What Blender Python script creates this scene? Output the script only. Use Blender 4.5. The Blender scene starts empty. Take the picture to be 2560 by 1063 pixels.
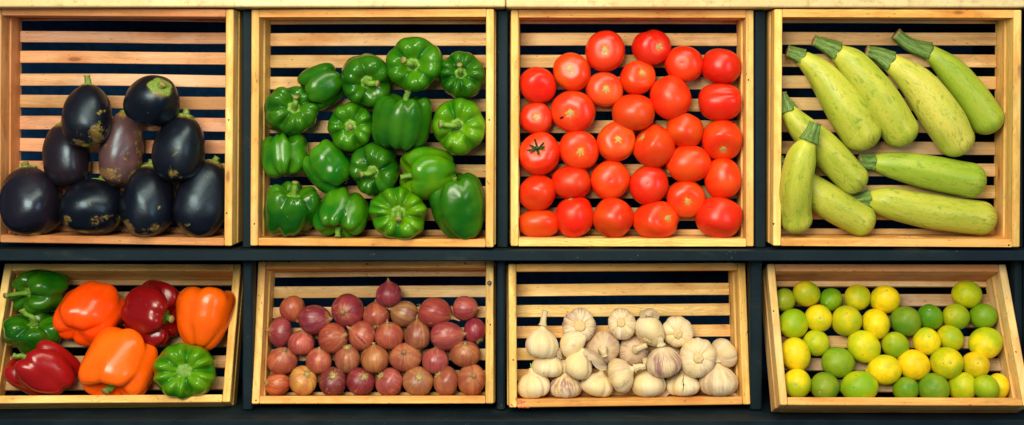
import bpy, math, random
import numpy as np
from mathutils import Matrix, Vector

random.seed(7)
scene = bpy.context.scene
COL = scene.collection

# ------------------------------------------------------------------ units
# The stand is laid out in millimetre-like units (1 unit = 0.75 mm) in the plane of the
# reclined display: X along the stand, Y up the slope, Z out of the display.
S = 0.00075
FOC = 2930.0
PY = 285.24
ALPHA = math.radians(28.0)            # how far the display is reclined
ca, sa = math.cos(ALPHA), math.sin(ALPHA)
RW = np.array([[1, 0, 0], [0, sa, -ca], [0, ca, sa]], float)      # display axes -> world axes
ORG = np.array([0.0, 0.0, 1.25])


def world(p):
    return ORG + S * (RW @ np.asarray(p, float))


def mat4(rot, loc):
    m = Matrix.Identity(4)
    for i in range(3):
        for j in range(3):
            m[i][j] = float(rot[i][j])
        m[i][3] = float(loc[i])
    return m


def rotxyz(a, b, c):
    a, b, c = (math.radians(x) for x in (a, b, c))
    Rx = np.array([[1, 0, 0], [0, math.cos(a), -math.sin(a)], [0, math.sin(a), math.cos(a)]])
    Ry = np.array([[math.cos(b), 0, math.sin(b)], [0, 1, 0], [-math.sin(b), 0, math.cos(b)]])
    Rz = np.array([[math.cos(c), -math.sin(c), 0], [math.sin(c), math.cos(c), 0], [0, 0, 1]])
    return Rx @ Ry @ Rz


# ------------------------------------------------------------------ node helpers
class NT:
    def __init__(self, name):
        self.m = bpy.data.materials.new(name)
        self.m.use_nodes = True
        self.t = self.m.node_tree
        self.p = self.t.nodes['Principled BSDF']

    def n(self, typ, **kw):
        nd = self.t.nodes.new(typ)
        for k, v in kw.items():
            setattr(nd, k, v)
        return nd

    def put(self, sock, v):
        if isinstance(v, bpy.types.NodeSocket):
            self.t.links.new(v, sock)
        else:
            if hasattr(sock.default_value, '__len__') and not hasattr(v, '__len__'):
                v = [v] * len(sock.default_value)
            if hasattr(v, '__len__') and len(v) == 3 and len(sock.default_value) == 4:
                v = (*v, 1)
            sock.default_value = v

    def attr(self, name):
        return self.n('ShaderNodeAttribute', attribute_name=name)

    def math(self, op, a, b=0.0, c=None, clamp=False):
        nd = self.n('ShaderNodeMath', operation=op, use_clamp=clamp)
        self.put(nd.inputs[0], a)
        self.put(nd.inputs[1], b)
        if c is not None:
            self.put(nd.inputs[2], c)
        return nd.outputs[0]

    def vmath(self, op, a, b):
        nd = self.n('ShaderNodeVectorMath', operation=op)
        self.put(nd.inputs[0], a)
        self.put(nd.inputs[1], b)
        return nd.outputs[0]

    def noise(self, vec, scale=1.0, detail=4.0, rough=0.55, dist=0.0):
        nd = self.n('ShaderNodeTexNoise')
        self.put(nd.inputs['Vector'], vec)
        nd.inputs['Scale'].default_value = scale
        nd.inputs['Detail'].default_value = detail
        nd.inputs['Roughness'].default_value = rough
        nd.inputs['Distortion'].default_value = dist
        return nd.outputs['Fac']

    def voro(self, vec, scale=1.0):
        nd = self.n('ShaderNodeTexVoronoi')
        self.put(nd.inputs['Vector'], vec)
        nd.inputs['Scale'].default_value = scale
        return nd.outputs['Distance']

    def step(self, v, lo, hi, a=0.0, b=1.0):
        nd = self.n('ShaderNodeMapRange', interpolation_type='SMOOTHSTEP')
        self.put(nd.inputs[0], v)
        self.put(nd.inputs[1], lo)
        self.put(nd.inputs[2], hi)
        self.put(nd.inputs[3], a)
        self.put(nd.inputs[4], b)
        return nd.outputs[0]

    def mix(self, f, a, b, blend='MIX'):
        nd = self.n('ShaderNodeMix', data_type='RGBA', blend_type=blend)
        self.put(nd.inputs['Factor'], f)
        self.put(nd.inputs[6], a)
        self.put(nd.inputs[7], b)
        return nd.outputs[2]

    def bump(self, h, strength=0.2, dist=0.001):
        nd = self.n('ShaderNodeBump')
        nd.inputs['Strength'].default_value = strength
        nd.inputs['Distance'].default_value = dist
        self.put(nd.inputs['Height'], h)
        self.t.links.new(nd.outputs[0], self.p.inputs['Normal'])

    def rnd(self):
        o = self.n('ShaderNodeObjectInfo')
        return o.outputs['Random']

    def ocol(self):
        o = self.n('ShaderNodeObjectInfo')
        return o.outputs['Color']

    def obj(self):
        """object coordinates shifted by a number of the object's own"""
        c = self.n('ShaderNodeTexCoord').outputs['Object']
        o = self.n('ShaderNodeObjectInfo').outputs['Random']
        s = self.math('MULTIPLY', o, 37.0)
        return self.vmath('ADD', c, s)

    def pc(self, kx, kz, seed=True):
        """round-the-axis coordinates (cos, sin, along) scaled"""
        a = self.attr('pc').outputs['Vector']
        v = self.vmath('MULTIPLY', a, (kx, kx, kz))
        if seed:
            v = self.vmath('ADD', v, self.math('MULTIPLY', self.rnd(), 53.0))
        return v

    def along(self):
        sp = self.n('ShaderNodeSeparateXYZ')
        self.t.links.new(self.attr('pc').outputs['Vector'], sp.inputs[0])
        return sp.outputs[2]

    def col(self, v):
        self.put(self.p.inputs['Base Color'], v)

    def rough(self, v):
        self.put(self.p.inputs['Roughness'], v)

    def set(self, **kw):
        for k, v in kw.items():
            self.put(self.p.inputs[k.replace('_', ' ')], v)


MAT = {}


def m_wood():
    w = NT('pine')
    a = w.attr('wc').outputs['Vector']
    tint = w.attr('tint').outputs['Color']
    g = w.noise(w.vmath('MULTIPLY', a, (2.2, 55, 55)), 1, 5, 0.6, 0.6)
    warp = w.noise(w.vmath('MULTIPLY', a, (5, 14, 14)), 1, 2, 0.5)
    wv = w.n('ShaderNodeTexWave', wave_type='BANDS', bands_direction='Y')
    w.put(wv.inputs['Vector'], w.vmath('ADD', w.vmath('MULTIPLY', a, (0.8, 62, 62)), w.math('MULTIPLY', warp, 4.0)))
    wv.inputs['Scale'].default_value = 1.0
    wv.inputs['Distortion'].default_value = 2.5
    wv.inputs['Detail'].default_value = 2.0
    fine = w.noise(w.vmath('MULTIPLY', a, (14, 520, 520)), 1, 3, 0.6)
    big = w.noise(w.vmath('MULTIPLY', a, (7, 9, 9)), 1, 3, 0.6)
    dark = w.mix(1.0, tint, (0.78, 0.65, 0.48), 'MULTIPLY')
    lite = w.mix(1.0, tint, (1.15, 1.13, 1.12), 'MULTIPLY')
    c = w.mix(w.step(g, 0.34, 0.68), lite, dark)
    c = w.mix(w.math('MULTIPLY', wv.outputs['Fac'], 0.5), c, dark)
    strk = w.noise(w.vmath('MULTIPLY', a, (1.3, 95, 95)), 1, 4, 0.65, 0.8)
    c = w.mix(w.step(strk, 0.52, 0.68, 0, 0.7), c, w.mix(1.0, tint, (0.74, 0.52, 0.36), 'MULTIPLY'))
    c = w.mix(w.step(fine, 0.45, 0.75, 0, 0.35), c, dark)
    c = w.mix(w.step(big, 0.48, 0.72, 0, 0.75), c, w.mix(1.0, tint, (0.88, 0.68, 0.55), 'MULTIPLY'))
    # knots
    kn = w.voro(w.vmath('MULTIPLY', w.vmath('ADD', a, w.math('MULTIPLY', warp, 0.012)), (6.5, 19, 19)), 1)
    halo = w.step(kn, 0.10, 0.34, 0.65, 0)
    c = w.mix(halo, c, w.mix(1.0, tint, (0.72, 0.44, 0.24), 'MULTIPLY'))
    core = w.step(kn, 0.055, 0.12, 0.8, 0)
    c = w.mix(core, c, w.mix(1.0, tint, (0.26, 0.14, 0.08), 'MULTIPLY'))
    # scuffs and small nail marks
    sp = w.noise(w.vmath('MULTIPLY', a, (90, 260, 260)), 1, 2, 0.5)
    c = w.mix(w.step(sp, 0.66, 0.73, 0, 0.6), c, (0.10, 0.055, 0.03))
    dirt = w.noise(w.vmath('MULTIPLY', a, (13, 26, 26)), 1, 5, 0.7)
    c = w.mix(w.step(dirt, 0.46, 0.70, 0, 0.62), c, w.mix(1.0, c, (0.62, 0.58, 0.56), 'MULTIPLY'))
    pale = w.noise(w.vmath('MULTIPLY', a, (6, 20, 20)), 1, 3, 0.6)
    c = w.mix(w.step(pale, 0.48, 0.70, 0, 0.45), c, w.mix(1.0, tint, (1.08, 1.22, 1.5), 'MULTIPLY'))
    w.col(c)
    w.rough(w.step(g, 0.3, 0.7, 0.55, 0.72))
    w.set(Specular_IOR_Level=0.25)
    w.bump(w.math('ADD', g, w.math('MULTIPLY', fine, 0.6)), 0.25, 0.0008)
    return w.m


def m_rack():
    w = NT('dark_paint')
    c0 = w.n('ShaderNodeTexCoord').outputs['Object']
    big = w.noise(c0, 9, 5, 0.65)
    c = w.mix(w.step(big, 0.35, 0.7), (0.0045, 0.0105, 0.0155), (0.0095, 0.0180, 0.0225))
    smear = w.noise(w.vmath('MULTIPLY', c0, (7, 22, 22)), 1, 6, 0.7)
    c = w.mix(w.step(smear, 0.58, 0.78, 0, 0.55), c, (0.045, 0.055, 0.048))
    d1 = w.voro(c0, 120)
    dn = w.noise(c0, 23, 3, 0.5)
    spot = w.math('MULTIPLY', w.step(d1, 0.05, 0.14, 1, 0), w.step(dn, 0.56, 0.66))
    c = w.mix(w.math('MULTIPLY', spot, 0.75), c, (0.22, 0.23, 0.20))
    w.col(c)
    w.rough(w.step(big, 0.3, 0.7, 0.5, 0.75))
    w.set(Specular_IOR_Level=0.2, Specular_Tint=(0.6, 0.85, 1.0, 1))
    w.bump(w.noise(c0, 260, 3, 0.6), 0.12, 0.0006)
    return w.m


def m_flat(name, col, rough=0.6, spec=0.5):
    w = NT(name)
    n = w.noise(w.obj(), 60, 3, 0.6)
    w.col(w.mix(w.step(n, 0.3, 0.7), [c * 0.75 for c in col], [min(1, c * 1.2) for c in col]))
    w.rough(rough)
    w.set(Specular_IOR_Level=spec)
    return w.m


def m_marble():
    w = NT('cream_stone')
    c0 = w.obj()
    n = w.noise(c0, 14, 8, 0.65, 0.4)
    c = w.mix(w.step(n, 0.32, 0.7), (0.70, 0.57, 0.27), (0.62, 0.46, 0.19))
    f = w.noise(c0, 70, 5, 0.7)
    c = w.mix(w.step(f, 0.50, 0.68, 0, 0.7), c, (0.42, 0.29, 0.11))
    v = w.noise(c0, 18, 6, 0.6, 1.6)
    vein = w.step(w.math('ABSOLUTE', w.math('SUBTRACT', v, 0.5)), 0.0, 0.014, 1, 0)
    gate = w.step(w.noise(c0, 6, 2, 0.5), 0.52, 0.66)
    c = w.mix(w.math('MULTIPLY', w.math('MULTIPLY', vein, gate), 0.7), c, (0.22, 0.15, 0.06))
    w.col(c)
    w.rough(0.38)
    w.bump(f, 0.1, 0.0006)
    return w.m


def skin_noise(w, c, amt=0.25, scale=40):
    n = w.noise(w.obj(), scale, 5, 0.6)
    return w.mix(w.step(n, 0.3, 0.7, 0, amt), c, w.mix(1.0, c, (0.55, 0.55, 0.55), 'MULTIPLY'))


def m_pepper():
    w = NT('pepper_skin')
    oc = w.ocol()
    al = w.along()
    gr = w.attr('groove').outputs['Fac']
    sepc = w.n('ShaderNodeSeparateColor')
    w.put(sepc.inputs[0], oc)
    isg = w.step(sepc.outputs[0], 0.08, 0.16, 1, 0)
    lite = w.mix(isg, w.mix(1.0, oc, (1.15, 1.35, 1.0), 'MULTIPLY'), w.mix(1.0, oc, (6.5, 1.75, 0.8), 'MULTIPLY'))
    big = w.noise(w.obj(), 16, 3, 0.5)
    c = w.mix(w.step(big, 0.36, 0.68, 0.0, 0.8), oc, lite)
    c = w.mix(w.math('MULTIPLY', w.step(al, 0.05, 0.45, 0.8, 0.0), w.step(gr, 0.15, 0.7, 1, 0)), c, lite)  # paints a yellow-green highlight on the lobes near the stem
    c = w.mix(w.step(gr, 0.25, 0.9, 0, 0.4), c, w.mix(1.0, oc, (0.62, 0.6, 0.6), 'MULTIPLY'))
    streak = w.noise(w.pc(7, 1.6), 1, 4, 0.6)
    c = w.mix(w.step(streak, 0.45, 0.72, 0, 0.16), c, w.mix(1.0, oc, (0.5, 0.55, 0.5), 'MULTIPLY'))
    spots = w.voro(w.obj(), 95)
    gate = w.step(w.noise(w.obj(), 30, 2, 0.5), 0.6, 0.7)
    c = w.mix(w.math('MULTIPLY', w.step(spots, 0.05, 0.16, 0.35, 0), gate), c, (0.55, 0.42, 0.12))
    w.col(c)
    w.rough(w.step(big, 0.3, 0.7, 0.17, 0.27))
    w.set(Specular_IOR_Level=0.42)
    w.bump(w.noise(w.obj(), 55, 5, 0.55), 0.16, 0.0022)
    return w.m


def m_stem(name, c1, c2, rough=0.55):
    w = NT(name)
    st = w.noise(w.pc(9, 3.5), 1, 4, 0.65)
    n = w.noise(w.obj(), 130, 4, 0.6)
    c = w.mix(w.step(st, 0.35, 0.66), c1, c2)
    c = w.mix(w.step(n, 0.52, 0.75, 0, 0.6), c, [x * 0.4 for x in c1])
    tip = w.attr('tip').outputs['Fac']
    c = w.mix(w.step(tip, 0.93, 0.985, 0, 0.8), c, (0.30, 0.20, 0.07))
    w.col(c)
    w.rough(rough)
    w.bump(w.math('ADD', st, n), 0.5, 0.0012)
    return w.m


def m_tomato():
    w = NT('tomato_skin')
    oc = w.ocol()
    al = w.along()
    star = w.noise(w.pc(2.4, 0.6), 1, 2, 0.5)
    n = w.noise(w.obj(), 22, 3, 0.5)
    c = w.mix(w.step(n, 0.35, 0.7, 0, 0.7), oc, w.mix(1.0, oc, (0.93, 2.6, 1.5), 'MULTIPLY'))
    sh = w.math('ADD', al, w.math('MULTIPLY', star, -0.16))
    c = w.mix(w.step(sh, -0.04, 0.10, 0.45, 0.0), c, (0.86, 0.12, 0.012))
    c = w.mix(w.step(sh, -0.045, -0.008, 0.75, 0.0), c, (0.80, 0.38, 0.03))
    fl = w.noise(w.obj(), 240, 2, 0.5)
    c = w.mix(w.step(fl, 0.66, 0.76, 0, 0.3), c, (0.85, 0.22, 0.05))
    w.col(c)
    w.rough(w.step(n, 0.3, 0.7, 0.27, 0.36))
    w.set(Specular_IOR_Level=0.38)
    w.bump(w.noise(w.obj(), 60, 3, 0.5), 0.08, 0.0015)
    return w.m


def m_eggplant():
    w = NT('eggplant_skin')
    oc = w.ocol()
    al = w.along()
    n = w.noise(w.obj(), 14, 3, 0.5)
    brown = w.mix(1.0, oc, (2.3, 1.3, 1.25), 'MULTIPLY')
    c = w.mix(w.step(n, 0.46, 0.76, 0, 0.7), oc, brown)
    st = w.noise(w.pc(3.0, 2.2), 1, 4, 0.6)
    c = w.mix(w.step(st, 0.52, 0.8, 0, 0.6), c, brown)
    # corky yellow scars, mostly toward the blossom end
    g = w.noise(w.obj(), 30, 2, 0.5)
    f = w.noise(w.vmath('ADD', w.vmath('MULTIPLY', w.obj(), 110), w.pc(1.0, 0.4)), 1, 6, 0.75, 0.6)
    alpha = w.n('ShaderNodeObjectInfo').outputs['Alpha']
    bias = w.math('ADD', w.step(al, 0.30, 0.92, -0.13, 0.05), w.math('MULTIPLY', w.math('SUBTRACT', alpha, 0.6), 0.22))
    amt = w.math('ADD', w.math('ADD', w.math('MULTIPLY', g, 0.75), w.math('MULTIPLY', f, 0.38)), bias)
    c = w.mix(w.step(amt, 0.67, 0.74, 0, 0.6), c, w.mix(w.step(f, 0.45, 0.65), (0.26, 0.13, 0.045), (0.42, 0.37, 0.035)))
    c = w.mix(w.step(w.math('ADD', al, w.math('MULTIPLY', f, 0.05)), 0.965, 1.0, 0, 0.9), c, (0.45, 0.42, 0.05))
    rim = w.math('ADD', al, w.math('MULTIPLY', f, -0.10))
    c = w.mix(w.step(rim, 0.04, 0.115, 0.8, 0), c, (0.30, 0.20, 0.03))
    pt = w.voro(w.obj(), 75)
    gate = w.step(w.noise(w.obj(), 26, 2, 0.5), 0.55, 0.62)
    c = w.mix(w.math('MULTIPLY', w.step(pt, 0.03, 0.09, 0.7, 0), gate), c, (0.40, 0.22, 0.08))
    w.col(c)
    w.rough(w.step(n, 0.3, 0.7, 0.26, 0.40))
    w.set(Specular_IOR_Level=0.55, Specular_Tint=(0.62, 0.85, 1.0, 1))  # bluish sky light put into the tint of the highlights
    w.bump(w.noise(w.obj(), 26, 3, 0.5), 0.30, 0.004)
    return w.m


def m_zucchini():
    w = NT('zucchini_skin')
    oc = w.ocol()
    al = w.along()
    st = w.noise(w.pc(1.7, 2.2), 1, 3, 0.55)
    c = w.mix(w.step(st, 0.30, 0.72), w.mix(1.0, oc, (1.10, 1.08, 1.1), 'MULTIPLY'), w.mix(1.0, oc, (0.74, 0.90, 0.55), 'MULTIPLY'))
    # pale flecks
    fl = w.voro(w.pc(11, 26), 1)
    c = w.mix(w.step(fl, 0.10, 0.28, 0.4, 0), c, w.mix(1.0, oc, (1.35, 1.25, 1.6), 'MULTIPLY'))
    # darker scuffs and dents
    d = w.noise(w.pc(3.2, 9), 1, 6, 0.72, 0.8)
    c = w.mix(w.step(d, 0.55, 0.63, 0, 0.62), c, (0.13, 0.24, 0.02))
    s2 = w.noise(w.pc(14, 34), 1, 4, 0.7)
    c = w.mix(w.step(s2, 0.55, 0.68, 0, 0.5), c, (0.14, 0.22, 0.03))
    br = w.noise(w.pc(3.5, 7), 1, 5, 0.7)
    c = w.mix(w.math('MULTIPLY', w.step(br, 0.52, 0.68), w.step(al, 0.6, 1.0, 0.1, 0.75)), c, (0.22, 0.16, 0.03))
    c = w.mix(w.step(al, 0.03, 0.13, 0.5, 0), c, w.mix(1.0, oc, (1.3, 1.25, 1.2), 'MULTIPLY'))
    c = w.mix(w.step(al, 0.975, 1.0, 0, 0.6), c, (0.35, 0.24, 0.07))
    w.col(c)
    w.rough(0.40)
    w.set(Specular_IOR_Level=0.35)
    w.bump(w.math('ADD', w.noise(w.pc(3, 5), 1, 4, 0.6), w.math('MULTIPLY', d, 0.5)), 0.25, 0.002)
    return w.m


def m_onion():
    w = NT('onion_skin')
    oc = w.ocol()
    al = w.along()
    st = w.noise(w.pc(9, 0.7), 1, 5, 0.65)
    st2 = w.noise(w.pc(26, 1.0), 1, 3, 0.6)
    big = w.noise(w.pc(1.2, 1.6), 1, 3, 0.55)
    c = w.mix(w.step(big, 0.34, 0.68), w.mix(1.0, oc, (0.74, 0.52, 0.62), 'MULTIPLY'), w.mix(1.0, oc, (1.22, 1.40, 1.05), 'MULTIPLY'))
    c = w.mix(w.step(st, 0.40, 0.66, 0, 0.55), c, w.mix(1.0, oc, (0.52, 0.36, 0.42), 'MULTIPLY'))
    c = w.mix(w.step(st2, 0.50, 0.68, 0, 0.35), c, w.mix(1.0, oc, (1.3, 1.5, 1.3), 'MULTIPLY'))
    # torn dry outer skin: tan patches round the ends
    f = w.noise(w.pc(2.6, 3.2), 1, 5, 0.65)
    endw = w.math('ADD', w.step(al, 0.10, 0.30, 0.20, 0), w.step(al, 0.80, 0.98, 0, 0.22))
    c = w.mix(w.step(w.math('ADD', f, endw), 0.62, 0.74, 0, 0.75), c, w.mix(st, (0.50, 0.26, 0.09), (0.30, 0.12, 0.05)))
    c = w.mix(w.step(al, 0.0, 0.10, 0.8, 0), c, (0.30, 0.19, 0.08))
    pat = w.noise(w.obj(), 42, 5, 0.65)
    c = w.mix(w.step(pat, 0.50, 0.72, 0, 0.6), c, w.mix(1.0, oc, (0.42, 0.36, 0.42), 'MULTIPLY'))
    fl = w.noise(w.vmath('ADD', w.vmath('MULTIPLY', w.obj(), 65), w.pc(1.5, .3)), 1, 6, 0.7)
    c = w.mix(w.step(fl, 0.60, 0.66, 0, 0.45), c, (0.52, 0.33, 0.18))
    w.col(c)
    w.rough(w.step(f, 0.4, 0.7, 0.30, 0.5))
    w.set(Specular_IOR_Level=0.5)
    w.bump(w.math('ADD', st, w.math('MULTIPLY', st2, 0.5)), 0.20, 0.0012)
    return w.m


def m_garlic():
    w = NT('garlic_skin')
    oc = w.ocol()
    al = w.along()
    st = w.noise(w.pc(13, 0.8), 1, 5, 0.65)
    st2 = w.noise(w.pc(34, 1.2), 1, 3, 0.6)
    big = w.noise(w.pc(1.1, 1.3), 1, 2, 0.5)
    c = w.mix(w.step(st, 0.35, 0.7), (0.88, 0.74, 0.46), (0.76, 0.58, 0.32))
    c = w.mix(w.step(big, 0.42, 0.62, 0, 0.6), c, (0.78, 0.58, 0.24))
    c = w.mix(w.step(st2, 0.54, 0.70, 0, 0.28), c, (0.56, 0.38, 0.19))
    pur = w.math('ADD', w.math('MULTIPLY', w.noise(w.pc(2.2, 2.6), 1, 4, 0.65), 0.6), w.math('MULTIPLY', w.noise(w.pc(9, 1.2), 1, 4, 0.6), 0.4))
    pamt = w.math('MULTIPLY', w.math('MULTIPLY', w.step(pur, 0.43, 0.60), w.step(al, 0.12, 0.34)), w.step(al, 0.60, 0.95, 1, 0.45))
    # the object's own colour carries how purple this bulb is
    sep = w.n('ShaderNodeSeparateColor')
    w.put(sep.inputs[0], oc)
    c = w.mix(w.math('MULTIPLY', sep.outputs[1], w.step(st, 0.25, 0.6, 0.7, 1.0)), c, (0.50, 0.32, 0.20))
    c = w.mix(w.math('MULTIPLY', pamt, sep.outputs[0], clamp=True), c, (0.30, 0.13, 0.14))
    gr = w.attr('groove').outputs['Fac']
    c = w.mix(w.step(gr, 0.45, 1.0, 0, 0.25), c, (0.50, 0.33, 0.14))
    blot = w.noise(w.obj(), 55, 5, 0.7)
    c = w.mix(w.step(blot, 0.56, 0.70, 0, 0.45), c, (0.36, 0.22, 0.10))
    w.col(c)
    w.rough(0.55)
    w.set(Specular_IOR_Level=0.3, Sheen_Weight=0.1)
    w.bump(w.math('ADD', st, w.math('MULTIPLY', st2, 0.5)), 0.28, 0.0012)
    return w.m


def m_citrus():
    w = NT('citrus_rind')
    oc = w.ocol()
    n = w.noise(w.obj(), 17, 3, 0.5)
    al = w.along()
    green = w.mix(1.0, oc, (0.42, 0.78, 0.8), 'MULTIPLY')
    warm = w.mix(1.0, oc, (1.22, 1.06, 0.9), 'MULTIPLY')
    c = w.mix(w.step(n, 0.40, 0.66), warm, green)
    c = w.mix(w.step(n, 0.5, 0.56, 0, 0.2), c, oc)
    m = w.noise(w.obj(), 70, 5, 0.65)
    c = w.mix(w.step(m, 0.42, 0.70, 0, 0.45), c, w.mix(1.0, oc, (0.55, 0.62, 0.5), 'MULTIPLY'))
    sp = w.voro(w.obj(), 60)
    gate = w.step(w.noise(w.obj(), 21, 2, 0.5), 0.46, 0.54)
    c = w.mix(w.math('MULTIPLY', w.step(sp, 0.04, 0.10, 0.8, 0), gate), c, (0.11, 0.07, 0.02))
    scuff = w.noise(w.obj(), 30, 6, 0.75)
    c = w.mix(w.step(scuff, 0.62, 0.70, 0, 0.5), c, (0.36, 0.26, 0.10))
    w.col(c)
    w.rough(0.44)
    w.set(Specular_IOR_Level=0.32)
    w.bump(w.voro(w.obj(), 380), 0.14, 0.0006)
    return w.m


def m_paper():
    w = NT('papery_skin')
    st = w.noise(w.pc(8, 1.0), 1, 5, 0.65)
    w.col(w.mix(w.step(st, 0.35, 0.7), (0.66, 0.52, 0.32), (0.44, 0.29, 0.17)))
    w.rough(0.5)
    w.set(Alpha=0.85)
    w.bump(st, 0.4, 0.001)
    return w.m


MAT['wood'] = m_wood()
MAT['rack'] = m_rack()
MAT['back'] = m_flat('dark_board', (0.008, 0.040, 0.105), 0.9, 0.05)
MAT['stone'] = m_marble()
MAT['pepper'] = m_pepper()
MAT['stem'] = m_stem('green_stem', (0.08, 0.23, 0.012), (0.20, 0.36, 0.03))
MAT['egg_stem'] = m_stem('eggplant_calyx', (0.10, 0.17, 0.02), (0.22, 0.30, 0.035))
MAT['zuc_stem'] = m_stem('zucchini_stem', (0.060, 0.140, 0.016), (0.20, 0.32, 0.06))
MAT['tomato'] = m_tomato()
MAT['scar'] = m_stem('dry_scar', (0.34, 0.25, 0.08), (0.55, 0.48, 0.22))
MAT['calyx'] = m_stem('tomato_calyx', (0.012, 0.035, 0.008), (0.03, 0.07, 0.012))
MAT['eggplant'] = m_eggplant()
MAT['zucchini'] = m_zucchini()
MAT['onion'] = m_onion()
MAT['root'] = m_stem('onion_root', (0.36, 0.26, 0.075), (0.58, 0.46, 0.17), 0.8)
MAT['neck'] = m_stem('onion_neck', (0.28, 0.13, 0.06), (0.44, 0.27, 0.12), 0.7)
MAT['garlic'] = m_garlic()
MAT['gstalk'] = m_stem('garlic_stalk', (0.62, 0.48, 0.24), (0.76, 0.62, 0.36), 0.6)
MAT['gdisc'] = m_stem('garlic_root', (0.66, 0.47, 0.20), (0.76, 0.57, 0.27), 0.8)
MAT['sprout'] = m_stem('garlic_sprout', (0.25, 0.42, 0.04), (0.42, 0.58, 0.08))
MAT['citrus'] = m_citrus()
MAT['paper'] = m_paper()
MAT['steel'] = m_flat('dull_steel', (0.05, 0.05, 0.048), 0.5)
MAT['split'] = m_flat('purple_flesh', (0.10, 0.012, 0.055), 0.5)
MAT['pit'] = m_flat('dark_hole', (0.02, 0.008, 0.004), 0.9, 0.1)


# ------------------------------------------------------------------ mesh helpers
def link_mesh(name, V, F, mat, parent=None, attrs=None, smooth=True, mat_world=None):
    me = bpy.data.meshes.new(name)
    me.from_pydata([tuple(map(float, v)) for v in V], [], [tuple(int(i) for i in f) for f in F])
    if attrs:
        for k, (typ, data) in attrs.items():
            at = me.attributes.new(k, typ, 'POINT')
            data = np.asarray(data, np.float32)
            if typ == 'FLOAT':
                at.data.foreach_set('value', data.ravel())
            elif typ == 'FLOAT_VECTOR':
                at.data.foreach_set('vector', data.ravel())
            else:
                at.data.foreach_set('color', data.ravel())
    if smooth:
        me.polygons.foreach_set('use_smooth', [True] * len(me.polygons))
    me.materials.append(MAT[mat])
    me.validate()
    me.update()
    o = bpy.data.objects.new(name, me)
    COL.objects.link(o)
    if parent is not None:
        o.parent = parent
    elif mat_world is not None:
        o.matrix_world = mat_world
    return o


def thing(name, label, cat, mw, group=None):
    o = bpy.data.objects.new(name, None)
    o.empty_display_size = 0.02
    COL.objects.link(o)
    o.matrix_world = mw
    o['label'] = label
    o['category'] = cat
    if group:
        o['group'] = group
    return o


def catmull(pts, n):
    """n points, evenly spaced along a smooth curve through pts"""
    P = np.asarray(pts, float)
    P = np.vstack([2 * P[0] - P[1], P, 2 * P[-1] - P[-2]])
    out = []
    for i in range(1, len(P) - 2):
        p0, p1, p2, p3 = P[i - 1], P[i], P[i + 1], P[i + 2]
        for t in np.linspace(0, 1, 24, endpoint=False):
            out.append(0.5 * ((2 * p1) + (-p0 + p2) * t + (2 * p0 - 5 * p1 + 4 * p2 - p3) * t * t + (-p0 + 3 * p1 - 3 * p2 + p3) * t ** 3))
    out.append(P[-2])
    out = np.array(out)
    d = np.r_[0, np.cumsum(np.linalg.norm(np.diff(out, axis=0), axis=1))]
    s = np.linspace(0, d[-1], n)
    return np.stack([np.interp(s, d, out[:, k]) for k in range(out.shape[1])], 1)


def grid_faces(nu, nv):
    """poles at row 0 and row nv, rings 1..nv-1 of nu points; index 0 = first pole, last = second pole"""
    F = []
    R = lambda r, i: 1 + (r - 1) * nu + (i % nu)
    last = 1 + (nv - 1) * nu
    for i in range(nu):
        F.append((0, R(1, i), R(1, i + 1)))
        for r in range(1, nv - 1):
            F.append((R(r, i), R(r + 1, i), R(r + 1, i + 1), R(r, i + 1)))
        F.append((R(nv - 1, i), last, R(nv - 1, i + 1)))
    return F


def wobble(rng, k=5, f=(1.0, 3.2)):
    D = rng.normal(size=(k, 3))
    D /= np.linalg.norm(D, axis=1)[:, None]
    fr = rng.uniform(f[0], f[1], k)
    ph = rng.uniform(0, 6.28, k)

    def fn(P):
        return sum(np.sin((P @ D[i]) * fr[i] * 2 * np.pi * 0.5 + ph[i]) for i in range(k)) / k
    return fn


def revolve(prof, nu, nv, rmod=None, zmod=None, wob=0.0, rng=None, wf=(1.0, 3.2)):
    """surface round the z axis; rmod/zmod(theta, t, r, z) scale the radius / shift the height. Returns V, pc, T"""
    C = catmull(prof, nv + 1)
    th = np.arange(nu) / nu * 2 * np.pi
    V, pc = [np.array([[0, 0, C[0, 1]]])], [np.array([[0, 0, 0.0]])]
    for r in range(1, nv):
        t = r / nv
        rr = np.full(nu, max(C[r, 0], 1e-4))
        zz = np.full(nu, C[r, 1])
        if rmod is not None:
            k = rmod(th, t)
            rr = rr * k
        if zmod is not None:
            zz = zz + zmod(th, t, C[r, 0], C[r, 1])
        V.append(np.stack([rr * np.cos(th), rr * np.sin(th), zz], 1))
        pc.append(np.stack([np.cos(th), np.sin(th), np.full(nu, t)], 1))
    V.append(np.array([[0, 0, C[nv, 1]]]))
    pc.append(np.array([[0, 0, 1.0]]))
    V = np.vstack(V)
    pc = np.vstack(pc)
    if wob and rng is not None:
        fn = wobble(rng, f=wf)
        V = V * (1 + wob * fn(V * 2)[:, None])
    return V, pc


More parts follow.
